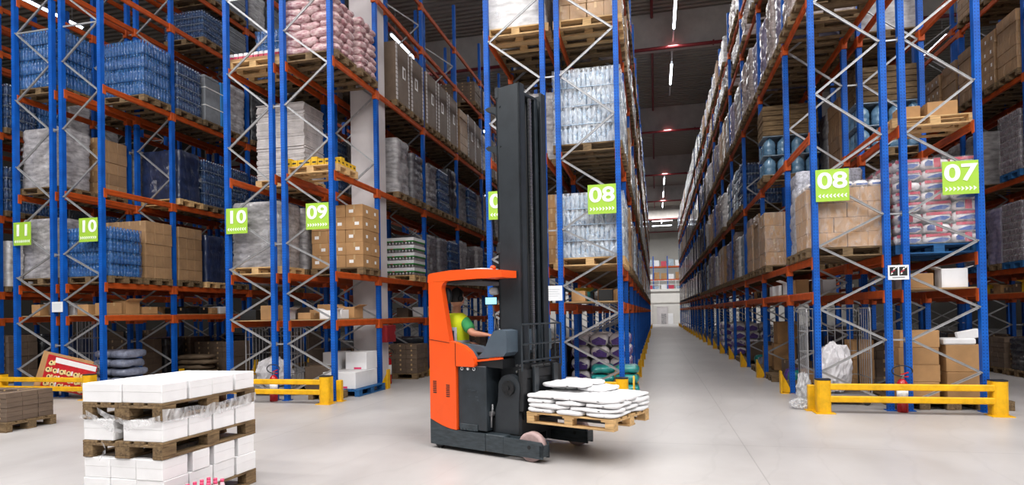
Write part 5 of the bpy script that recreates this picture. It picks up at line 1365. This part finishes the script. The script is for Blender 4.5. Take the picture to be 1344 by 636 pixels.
# console, seat, controls
cons = [(-.80, 1.075), (-.40, 1.115), (-.35, 1.16), (-.35, 1.40), (-.44, 1.415), (-.52, 1.40), (-.60, 1.31), (-.66, 1.20), (-.70, 1.15)]
cn = tprism('console', cons, .07, 1.0, 'cabgrey')
tprism('orange_stripe', [(-.765, 1.045), (-.40, 1.085), (-.40, 1.105), (-.765, 1.068)], .045, .075, 'truckorange', cn)
tprism('console_base', [(-.78, 1.0), (-.40, .98), (-.40, 1.085), (-.78, 1.045)], .06, 1.02, 'black', cn)
tprism('side_trim', [(-1.13, 1.275), (-1.04, 1.258), (-.92, 1.218), (-.83, 1.16), (-.775, 1.09), (-.765, 1.03), (-1.13, 1.03)], .06, .12, 'cabgrey')
tprism('arm_rest', [(-1.10, 1.255), (-.78, 1.225), (-.70, 1.19), (-.70, 1.15), (-1.10, 1.17)], .12, .20, 'cabgrey')
b = MB(); b.path([(-.62, .52, 1.33), (-.61, .52, 1.42), (-.57, .52, 1.475), (-.50, .52, 1.495), (-.36, .52, 1.47)], .008, 6); v = b.build('screen_rim', 'steel', cn)
b = MB(); b.prism([(-.62, 1.33), (-.61, 1.42), (-.57, 1.475), (-.50, 1.495), (-.36, 1.47), (-.36, 1.36), (-.55, 1.36)], fs_, .515, .525); b.build('clear_screen', 'film', v)
b = MB()
for k, (a, bb) in enumerate(((-.60, .20), (-.57, .26), (-.60, .32))): b.tube((a, bb, 1.31), (a - .02, bb, 1.37), .008, 6); b.lathe([(.004, 0), (.016, .008), (.016, .022), (.004, .03)], 10, c=(a - .02, bb, 1.365))
b.build('control_levers', 'black', cn)
st = empty('driver_seat'); st.parent = tk
b = MB(); b.box(-1.47, -1.10, .14, .58, .965, 1.035, .03); b.build('seat_cushion', 'black', st)
b = MB(); b.box(-1.46, -1.225, .085, .13, 1.03, 1.57, .02); b.build('seat_back', 'black', st)
b = MB(); b.pillow((-1.305, .12, 1.82), (.20, .07, .20), 0, 3, 10, 8, amp=.004); b.build('head_rest', 'truckdark', st)
b = MB()
for x in (-1.34, -1.27): b.tube((x, .12, 1.55), (x, .12, 1.76), .007, 6)
b.build('rest_rod', 'steel', st)
b = MB(); b.box(-1.215, -1.10, .088, .10, 1.24, 1.44, .004); b.box(-1.18, -1.135, .08, .09, 1.28, 1.40, 0, 1); b.build('seat_side_panel', ['filmpale', 'truckdark'], st)
mo = empty('monitor'); mo.parent = tk
TM = Matrix.Translation((-.80, .38, 1.745)) @ Matrix.Rotation(math.radians(38), 4, 'Z')
b = MB(); b.box(-.075, .075, -.012, .02, -.05, .05, .006, T=TM); b.build('housing', 'black', mo)
b = MB(); b.box(-.066, .066, -.014, -.011, -.038, .042, 0, T=TM); b.build('screen', 'screen', mo)
b = MB(); b.tube((-.79, .40, 1.70), (-.74, .42, 1.40), .010, 8); b.tube((-.74, .42, 1.40), (-.70, .44, 1.2), .012, 8); b.build('stalk', 'steel', mo)
lp = empty('work_lamp'); lp.parent = tk
b = MB(); b.pillow((-.80, .45, 1.865), (.12, .10, .10), .4, 5, 8, 6, amp=.003); b.build('lamp_body', 'lampwhite', lp)
b = MB(); b.tube((-.72, .5, 1.97), (-.72, .5, 1.90), .012, 8); b.pillow((-.72, .5, 1.885), (.07, .07, .07), 0, 2, 8, 6, amp=.002); b.build('lamp_arm', 'black', lp)
# mast: two channel pairs, chain, cylinder, ties
ms = empty('mast'); ms.parent = tk
def channel(name, a0, a1, b0, b1, z0, z1, op, m, t=.02):
    """a C section open towards op (+1 or -1 in b)"""
    yb = (b0, b0 + t) if op > 0 else (b1 - t, b1)
    b = MB(); b.box(a0, a1, yb[0], yb[1], z0, z1, .004); b.box(a0, a0 + t * 1.4, b0, b1, z0, z1, .004); b.box(a1 - t * 1.4, a1, b0, b1, z0, z1, .004)
    return b.build(name, m, ms)
ZT = 4.22
channel('outer_channel', -.61, -.27, .29, .39, .10, ZT, 1, 'mast')
channel('outer_channel', -.61, -.27, .73, .83, .10, ZT, -1, 'mast')
channel('inner_channel', -.57, -.31, .395, .46, .30, ZT - .08, 1, 'truckdark')
channel('inner_channel', -.57, -.31, .66, .725, .30, ZT - .08, -1, 'truckdark')
for q in ((-.62, -.57, .28, .84, ZT - .12, ZT + .01), (-.56, -.31, .40, .72, ZT - .10, ZT - .06), (-.62, -.57, .28, .84, 2.3, 2.42), (-.62, -.57, .28, .84, .5, .7)):
    b = MB(); b.box(*q, .008); b.build('mast_tie', 'mast', ms)
b = MB()
for k in range(150): b.box(-.275, -.25, .455 + .004 * (k % 2), .50 - .004 * (k % 2), .75 + .0222 * k, .768 + .0222 * k)
b.build('lift_chain', 'steel', ms)
b = MB(); b.tube((-.43, .62, .3), (-.43, .62, 2.3), .038, 14); b.tube((-.43, .62, 2.3), (-.43, .62, ZT - .1), .026, 12); b.tube((-.47, .47, .3), (-.47, .47, ZT - .1), .02, 10); b.build('lift_cylinder', 'black', ms)
b = MB(); b.box(-.565, -.55, .40, .72, .3, ZT - .15); b.build('mast_back_plate', 'black', ms)
for z in (3.98, 3.52):
    b = MB(); poly = [(-.48, .015), (-.60, .03), (-.73, .05), (-.78, .035), (-.75, .0), (-.68, -.02), (-.63, -.05), (-.60, -.15), (-.585, -.15), (-.58, -.03), (-.48, -.01)]
    b.prism(poly, lambda p, q, d: (p, d, z + q), .30, .42); b.tube((-.55, .28, z + .02), (-.55, .30, z + .02), .012, 8); b.build('hose_guide', 'mast', ms)
b = MB(); b.box(-.612, -.60, .286, .295, 1.06, 1.42)
for k in range(12): b.box(-.609, -.603, .2845, .2875, 1.08 + .027 * k, 1.087 + .027 * k)
b.build('height_scale', 'paper', ms)
b = MB()
for a, z in ((-.36, 1.0), (-.31, 1.0), (-.36, .84), (-.31, .82), (-.36, .93)): b.tube((a, .27, z), (a, .292, z), .014, 8)
b.build('bolts', 'steel', ms)
# reach linkage cover with round hub
poly = [(-.57, .25)] + [(-.565, .5), (-.53, .6)] + arc(-.37, .76, .15, PI * 1.05, -.15, 12) + [(-.235, .62), (-.24, .5), (-.25, .25)]
lk = tprism('reach_cover', poly, .13, .20, 'mast')
b = MB(); b.tube((-.37, .105, .76), (-.37, .13, .76), .085, 22)
for k in range(8): b.tube((-.37 + .07 * math.cos(k * PI / 4), .10, .76 + .07 * math.sin(k * PI / 4)), (-.37 + .07 * math.cos(k * PI / 4), .11, .76 + .07 * math.sin(k * PI / 4)), .009, 6)
b.tube((-.37, .09, .76), (-.37, .11, .76), .025, 12); b.build('hub', 'black', lk)
b = MB(); b.path([(-.62, .12, .30), (-.60, .10, .42), (-.585, .10, .50), (-.60, .12, .56)], .014, 8); b.tube((-.60, .08, .46), (-.60, .13, .46), .03, 12); b.build('hydraulic_hose', 'steel', tk)
tbox('reach_base', -.62, -.25, .14, .96, .20, .42, 'black', .01)
# fork carriage, load backrest, forks
cr = empty('fork_carriage'); cr.parent = tk
b = MB(); b.box(-.265, -.20, .20, .92, .86, .96, .006); b.box(-.265, -.20, .20, .92, .46, .56, .006); b.box(-.27, -.22, .22, .90, .40, 1.02, .006); b.box(-.25, -.19, .14, .24, .5, .98, .01); b.box(-.25, -.19, .88, .97, .5, .98, .01)
for bb in (.34, .46, .6): b.tube((-.2, bb, .99), (-.14, bb + .03, 1.0), .018, 8)
b.build('carriage_plate', 'black', cr)
b = MB()
for z in (1.06, 1.245, 1.47): b.tube((-.198, .15, z), (-.198, .97, z), .011, 6)
for bb in (.15, .97): b.tube((-.198, bb, .95), (-.198, bb, 1.47), .013, 6)
for bb in (.29, .42, .56, .70, .84): b.tube((-.198, bb, 1.06), (-.198, bb, 1.47), .008, 6)
b.build('load_backrest', 'truckdark', cr)
for b0 in (.335, .745):
    b = MB(); b.box(-.195, -.155, b0, b0 + .09, .425, 1.0, .008)
    b.prism([(-.195, .425), (-.155, .465), (.5, .46), (.82, .44), (.84, .43), (.82, .425)], fs_, b0, b0 + .09); b.build('fork', 'mast', cr)

def tloc(a, b_, z=0.0):
    c, s = math.cos(TH), math.sin(TH); return (TO[0] + a * c - b_ * s, TO[1] + a * s + b_ * c, z)
FZ = .388
pallet_parts(tloc(.375, .588, FZ), TH, 'pale new wooden pallet raised on the reach truck forks', 'wood', 1.06, .86, .125, None, .05)
# white sacks, each its own thing
k = 0
SL = ['bottom', 'second', 'third', 'fourth', 'fifth', 'topmost']
sk = []
for layer in range(6):
    nu, nv = (3, 2) if layer % 2 == 0 else (2, 3)
    for i in range(nu):
        for j in range(nv):
            if layer == 4 and (j == 0 or i == 2): continue
            if layer == 5 and (j == 0 or i == 1): continue
            sk.append((layer, i, j, nu, nv))
for layer, i, j, nu, nv in sk:
    du, dv = 1.08 / nu, .90 / nv
    a = .385 - .54 + du * (i + .5) + rnd.uniform(-.006, .006); bb = .588 - .45 + dv * (j + .5) + rnd.uniform(-.005, .005)
    b = MB(); b.pillow((0, 0, .0255), (du * 1.03, dv * 1.02, .053), 0, layer * 9 + i * 3 + j, 14, 8, 0, ez=.62, ec=.38, amp=.007)
    for v in range(len(b.v)):
        q = b.v[v]; n_ = noise.noise(Vector((q[0] * 4 + layer, q[1] * 4 + i, j))) * .006; b.v[v] = (q[0], q[1], min(.054, max(0.0, q[2] + n_)))
    o = b.build('white_sack', 'sackwhite'); o.location = tloc(a, bb, FZ + .127 + layer * .0485); o.rotation_euler = (rnd.uniform(-.004, .004), rnd.uniform(-.004, .004), TH + rnd.uniform(-.02, .02))
    row = (['near', 'middle', 'far'] if nv == 3 else ['near', 'far'])[j]; col = (['mast', 'tip'] if nu == 2 else ['mast', 'middle', 'tip'])[i]
    tag(o, f'white sack, {SL[layer]} layer, {row} row, {col} end, on the fork pallet', 'sack', 'white sacks on the fork pallet')
    b = MB(); sz = dv * .46
    b.box(-.03 + du * .2, -.005 + du * .2, -dv * .505, -dv * .480, .018, .026); b.build('printed_mark', 'blackink', o)

# ------------------------------------------------------------------ driver
def skin_mesh(name, pts, edges, m, sub=2):
    """pts: {key: ((x,y,z), radius or (rx, ry))}; root is the first key"""
    keys = list(pts); idx = {k: i for i, k in enumerate(keys)}
    me = bpy.data.meshes.new(name); me.from_pydata([pts[k][0] for k in keys], [(idx[a], idx[b]) for a, b in edges], []); me.update()
    o = bpy.data.objects.new(name, me); COL.objects.link(o)
    o.modifiers.new('Skin', 'SKIN')
    for i, k in enumerate(keys):
        r = pts[k][1]; sv = me.skin_vertices[0].data[i]; sv.radius = r if isinstance(r, tuple) else (r, r); sv.use_root = i == 0
    s = o.modifiers.new('Sub', 'SUBSURF'); s.levels = sub; s.render_levels = sub
    bpy.context.view_layer.update()
    out = bpy.data.meshes.new_from_object(o.evaluated_get(bpy.context.evaluated_depsgraph_get()))
    bpy.data.objects.remove(o); out.materials.clear(); out.materials.append(M[m])
    out.polygons.foreach_set('use_smooth', [True] * len(out.polygons))
    return out
J = {'pelvis': (-1.285, .30, 1.115), 'belly': (-1.288, .30, 1.27), 'chest': (-1.29, .30, 1.42), 'neck0': (-1.29, .305, 1.57), 'neck1': (-1.29, .315, 1.64), 'head': (-1.29, .32, 1.73),
     'shR': (-1.135, .285, 1.52), 'elR': (-.985, .24, 1.365), 'wrR': (-.80, .24, 1.35), 'shL': (-1.44, .32, 1.52), 'elL': (-1.47, .44, 1.30), 'wrL': (-1.38, .64, 1.22),
     'hipR': (-1.21, .33, 1.105), 'knR': (-1.20, .72, 1.11), 'anR': (-1.20, .76, .75), 'ftR': (-1.20, .86, .68), 'hipL': (-1.36, .33, 1.105), 'knL': (-1.36, .72, 1.11), 'anL': (-1.36, .76, .75), 'ftL': (-1.36, .86, .68)}
pr = empty('person', (TO[0], TO[1], 0), TH, 'seated driver in a green shirt and yellow hi-vis vest, right arm on the console', 'person')
pts = {'pelvis': (J['pelvis'], (.13, .10)), 'belly': (J['belly'], (.125, .095)), 'chest': (J['chest'], (.135, .10)), 'neck0': (J['neck0'], (.07, .065)), 'neck1': (J['neck1'], .055), 'head': (J['head'], .06)}
eds = [('pelvis', 'belly'), ('belly', 'chest'), ('chest', 'neck0'), ('neck0', 'neck1'), ('neck1', 'head')]
for s in 'RL':
    pts |= {'sh' + s: (J['sh' + s], .062), 'el' + s: (J['el' + s], .045), 'wr' + s: (J['wr' + s], .029), 'hip' + s: (J['hip' + s], .085), 'kn' + s: (J['kn' + s], .06), 'an' + s: (J['an' + s], .042), 'ft' + s: (J['ft' + s], .04)}
    eds += [('chest', 'sh' + s), ('sh' + s, 'el' + s), ('el' + s, 'wr' + s), ('pelvis', 'hip' + s), ('hip' + s, 'kn' + s), ('kn' + s, 'an' + s), ('an' + s, 'ft' + s)]
    w = Vector(J['wr' + s]); f = (w - Vector(J['el' + s])).normalized(); f.z = -.08; f.normalize(); sd = Vector((-f.y, f.x, 0)) * (1 if s == 'R' else -1)
    pts['palm' + s] = (tuple(w + f * .05), (.036, .02)); pts['kn_' + s] = (tuple(w + f * .085), (.038, .016)); eds += [('wr' + s, 'palm' + s), ('palm' + s, 'kn_' + s)]
    for k, (off, ln) in enumerate(((.03, .062), (.01, .075), (-.01, .07), (-.03, .055))):
        p = w + f * .09 + sd * off
        q = [p, p + f * ln * .45 + Vector((0, 0, -.008)), p + f * ln * .78 + Vector((0, 0, -.024)), p + f * ln * .95 + Vector((0, 0, -.042))]
        prev = 'kn_' + s
        for n_, x in enumerate(q): kk = f'f{s}{k}{n_}'; pts[kk] = (tuple(x), .0092 - .0006 * n_); eds.append((prev, kk)); prev = kk
    p = w + f * .03 + sd * .035; prev = 'palm' + s
    for n_, x in enumerate((p, p + f * .03 + sd * .02 + Vector((0, 0, -.012)), p + f * .058 + sd * .022 + Vector((0, 0, -.024)))): kk = f't{s}{n_}'; pts[kk] = (tuple(x), .0105 - .0008 * n_); eds.append((prev, kk)); prev = kk
bm_ = skin_mesh('body', pts, eds, 'skin')
b = MB(); b.v = [tuple(v.co) for v in bm_.vertices]; b.f = [tuple(p.vertices) for p in bm_.polygons]; b.mi = [0] * len(b.f); b.sm = [True] * len(b.f)
# head with face, turned away from the camera
HF = math.radians(72); HC = Vector((-1.285, .325, 1.79))
def hp(x, y, z): return HC + Matrix.Rotation(HF, 3, 'Z') @ Vector((x, y, z))
vs = []; n, m_ = 14, 14
for j in range(m_ + 1):
    ph = -PI / 2 + PI * j / m_
    for i in range(2 * n):
        th = PI * i / n; x, y, z = math.cos(ph) * math.cos(th), math.cos(ph) * math.sin(th), math.sin(ph)
        rx = .098 if x < 0 else .088; X = x * rx; Y = y * .075 * (1 - .18 * max(0, -z)); Z = z * .12
        if x > 0 and z < 0: X *= 1 - .08 * (-z)
        if x > .8: X += .022 * math.exp(-((y / .18) ** 2 + ((z + .1) / .22) ** 2)) + .006 * math.exp(-((y / .3) ** 2 + ((z + .48) / .12) ** 2)); X -= .008 * math.exp(-(((abs(y) - .36) / .16) ** 2 + ((z - .08) / .12) ** 2))
        vs.append(hp(X, Y, Z))
w = 2 * n
b.add(vs, [(j * w + i, j * w + (i + 1) % w, (j + 1) * w + (i + 1) % w, (j + 1) * w + i) for j in range(m_) for i in range(w)], 0, True)
for sy in (-1, 1):
    p = hp(-.012, sy * .076, -.005); b.pillow(p, (.04, .018, .062), HF + sy * .3, 1, 6, 6, amp=.002)
bd = b.build('body', 'skin', pr)
b = MB()
for sy in (-1, 1): b.pillow(hp(.080, sy * .03, .012), (.012, .024, .011), HF, 0, 6, 5, amp=0)
b.build('eyes', 'paper', pr)
b = MB(); b.pillow(hp(.086, 0, -.056), (.008, .045, .012), HF, 0, 6, 5, amp=0); b.build('mouth', 'red', pr)
vs = []; fs = []
for j in range(10):
    ph = -.35 + (PI / 2 + .35) * j / 9
    for i in range(24):
        th = 2 * PI * i / 24; x, y, z = math.cos(ph) * math.cos(th), math.cos(ph) * math.sin(th), math.sin(ph)
        if x > .35 and z < .45: x, z = .35 + (x - .35) * .5, .45
        k = 1.08 + .02 * noise.noise(Vector((x * 9, y * 9, z * 9))); vs.append(hp(x * .098 * k - .006, y * .077 * k, z * .122 * k))
b = MB(); b.add(vs, [(j * 24 + i, j * 24 + (i + 1) % 24, (j + 1) * 24 + (i + 1) % 24, (j + 1) * 24 + i) for j in range(9) for i in range(24)], 0, True); b.build('hair', 'hair', pr)
b = MB(); b.path([hp(.0 + .0 * t, .09 * math.cos(t), .13 * math.sin(t) + .0) for t in [PI * k / 14 for k in range(15)]], .009, 6)
for sy in (-1, 1): b.tube(hp(-.005, sy * .078, -.005), hp(-.005, sy * .102, -.005), .034, 14)
b.build('headset', 'black', pr)
def grow(keys, add): return {k: (pts[k][0], tuple(r + add for r in (pts[k][1] if isinstance(pts[k][1], tuple) else (pts[k][1],) * 2))) for k in keys}
tp = grow(['pelvis', 'belly', 'chest', 'neck0'], .012)
for s in 'RL':
    tp['sh' + s] = (J['sh' + s], .076); q = Vector(J['sh' + s]).lerp(Vector(J['el' + s]), .5); tp['mid' + s] = (tuple(q), .076)
    q = Vector(J['sh' + s]).lerp(Vector(J['el' + s]), .86); tp['slv' + s] = (tuple(q), .074)
inst('t_shirt', skin_mesh('t_shirt', tp, [('pelvis', 'belly'), ('belly', 'chest'), ('chest', 'neck0'), ('chest', 'shR'), ('shR', 'midR'), ('midR', 'slvR'), ('chest', 'shL'), ('shL', 'midL'), ('midL', 'slvL')], 'tee'), pr)
BF = Matrix.Rotation(math.radians(80), 3, 'Z')
def ring(z, hw, hd, n=30, c=(-1.29, .30)):
    out = []
    for i in range(n):
        t = 2 * PI * i / n; x, y = math.cos(t), math.sin(t)
        q = BF @ Vector((hd * math.copysign(abs(x) ** .8, x), hw * math.copysign(abs(y) ** .8, y), 0)); out.append((c[0] + q.x, c[1] + q.y, z))
    return out
def loft(name, rows, m, parent):
    b = MB(); n = 30; vs = [p for r in rows for p in ring(*r)]
    b.add(vs, [(j * n + i, j * n + (i + 1) % n, (j + 1) * n + (i + 1) % n, (j + 1) * n + i) for j in range(len(rows) - 1) for i in range(n)], 0, True)
    return b.build(name, m, parent)
vest = loft('hi_vis_vest', [(1.10, .172, .135), (1.22, .168, .132), (1.30, .168, .13), (1.40, .178, .134), (1.48, .188, .132), (1.54, .185, .118), (1.58, .145, .098), (1.61, .085, .078), (1.605, .075, .068)], 'hivis', pr)
loft('reflective_band', [(1.17, .174, .138), (1.20, .173, .137)], 'reflect', vest)
loft('reflective_band', [(1.25, .172, .136), (1.28, .172, .136)], 'reflect', vest)
lp_ = {'pelvis': (J['pelvis'], (.142, .115))}
for s in 'RL': lp_ |= {'hip' + s: (J['hip' + s], .098), 'kn' + s: (J['kn' + s], .073), 'an' + s: (J['an' + s], .058)}
inst('trousers', skin_mesh('trousers', lp_, [e for s in 'RL' for e in (('pelvis', 'hip' + s), ('hip' + s, 'kn' + s), ('kn' + s, 'an' + s))], 'trousers'), pr)
b = MB()
for s in 'RL': a_, f_ = Vector(J['an' + s]), Vector(J['ft' + s]); b.pillow((a_ + f_) / 2 + Vector((0, .03, -.02)), (.28, .10, .10), PI / 2, 1, 10, 6, amp=.003)
b.build('work_shoes', 'black', pr)

# ------------------------------------------------------------------ goods on the mezzanine at the far end
mz = empty('mezzanine_rack', (-1.8, 72, 4.202), 0, 'small blue and orange rack of goods on the far white mezzanine', 'pallet rack')
b = MB()
for x in (-2.6, -.9, .9, 2.6): b = MB(); b.box(x - .06, x + .06, -.06, .06, 0, 4.6); b.build('upright', 'post', mz)
for z in (1.5, 3.2): b = MB(); b.box(-2.66, 2.66, -.05, .05, z - .1, z + .08); b.box(-2.66, 2.66, .9, 1.0, z - .1, z + .08); b.build('beam', 'beam', mz)
for j in range(3):
    for i in range(6):
        z = 4.205 + (0, 1.58, 3.28)[j]; m = ['whitecard', 'kraft', 'red', 'whitecard', 'filmpale', 'kraft'][(i * 2 + j) % 6]
        col_ = {'whitecard': 'white', 'kraft': 'brown', 'red': 'red', 'filmpale': 'pale blue'}[m]
        carton(-4.15 + .92 * i + .02, 72.4, z, .7, .6, .9 - .12 * ((i + j) % 3), f'{col_} box, {nth(i)} from left on the {["lowest", "middle", "highest"][j]} level of the mezzanine rack', 0, m, 'boxes on the mezzanine', tape=False)
b = MB()
for z in (.55, 1.05): b.tube((-8, 0, z), (6, 0, z), .03, 6)
for x in range(-8, 7, 2): b.tube((x, 0, 0), (x, 0, 1.05), .03, 6)
tag(b.build('handrail', 'whitecard', loc=(0, 68.15, 4.35)), 'white handrail along the far mezzanine edge', 'handrail')
for k, (x, col_, m) in enumerate(((-1.55, 'grey', 'filmgrey'), (-.75, 'white', 'whitecard'))):
    carton(x, 66.9, 0, .6, .6, 1.3, f'{col_} upright crate standing by the far white wall', 0, m, tape=False)
# ------------------------------------------------------------------ camera, light
cam = bpy.data.cameras.new('camera'); co = bpy.data.objects.new('camera', cam); COL.objects.link(co)
f, yaw, pitch, roll, py = 802.9578, 0.2309, 0.0118, 0.0179, 402.1474
cam.sensor_fit = 'HORIZONTAL'; cam.sensor_width = 36.0; cam.lens = 36.0 * f / 1344
cam.shift_y = (py - 318) / 1344; cam.clip_end = 300; cam.clip_start = 0.05
fw = Vector((-math.sin(yaw) * math.cos(pitch), math.cos(yaw) * math.cos(pitch), math.sin(pitch)))
r0 = Vector((math.cos(yaw), math.sin(yaw), 0)); u0 = r0.cross(fw)
rt = r0 * math.cos(roll) - u0 * math.sin(roll); up = u0 * math.cos(roll) + r0 * math.sin(roll)
mm_ = Matrix((( rt.x, up.x, -fw.x, CAM.x), (rt.y, up.y, -fw.y, CAM.y), (rt.z, up.z, -fw.z, CAM.z), (0, 0, 0, 1)))
co.matrix_world = mm_
SC.camera = co

def area(name, loc, sx, sy, power, rot=(0, 0, 0), col=(1, 1, 1)):
    l = bpy.data.lights.new(name, 'AREA'); l.shape = 'RECTANGLE'; l.size = sx; l.size_y = sy; l.energy = power; l.color = col
    o = bpy.data.objects.new(name, l); COL.objects.link(o); o.location = loc; o.rotation_euler = rot; return o
# rows of tubes over the aisles and over the cross aisle in front of the racks
area('far_end_lamp_row', (-4, 61, 12.4), 30, .6, 2200, (math.radians(25), 0, 0))
for x in ROWX: area('aisle_lamp_row', (x, 28, 12.5), .4, 60, 1100 if x == -1.57 else 160, col=(1, .985, .97))
for y, p in ((-4.5, 1500), (-9, 2200), (-14, 2800)): area('cross_aisle_lamp_row', (-2.5, y, 12.5), 32, .5, p, col=(1, .985, .97))
wd = bpy.data.worlds.new('World'); SC.world = wd; wd.use_nodes = True
bg = wd.node_tree.nodes['Background']; bg.inputs[0].default_value = (1, .98, .97, 1); bg.inputs[1].default_value = 0.22
SC.view_settings.view_transform = 'Standard'; SC.view_settings.look = 'None'; SC.view_settings.gamma = 1; SC.view_settings.use_curve_mapping = False
SC.view_settings.exposure = 0.1
SC.cycles.use_denoising = True
SC.cycles.max_bounces = 6; SC.cycles.transparent_max_bounces = 12; SC.cycles.diffuse_bounces = 2; SC.cycles.glossy_bounces = 3; SC.cycles.sample_clamp_indirect = 4.0

# things the photograph shows nothing of (fully behind other goods) are left out
for o in [o for o in COL.objects if o.parent is None and o.get('label') in UNSEEN]:
    for c in [c for ch in o.children for c in ch.children] + list(o.children) + [o]: bpy.data.objects.remove(c)
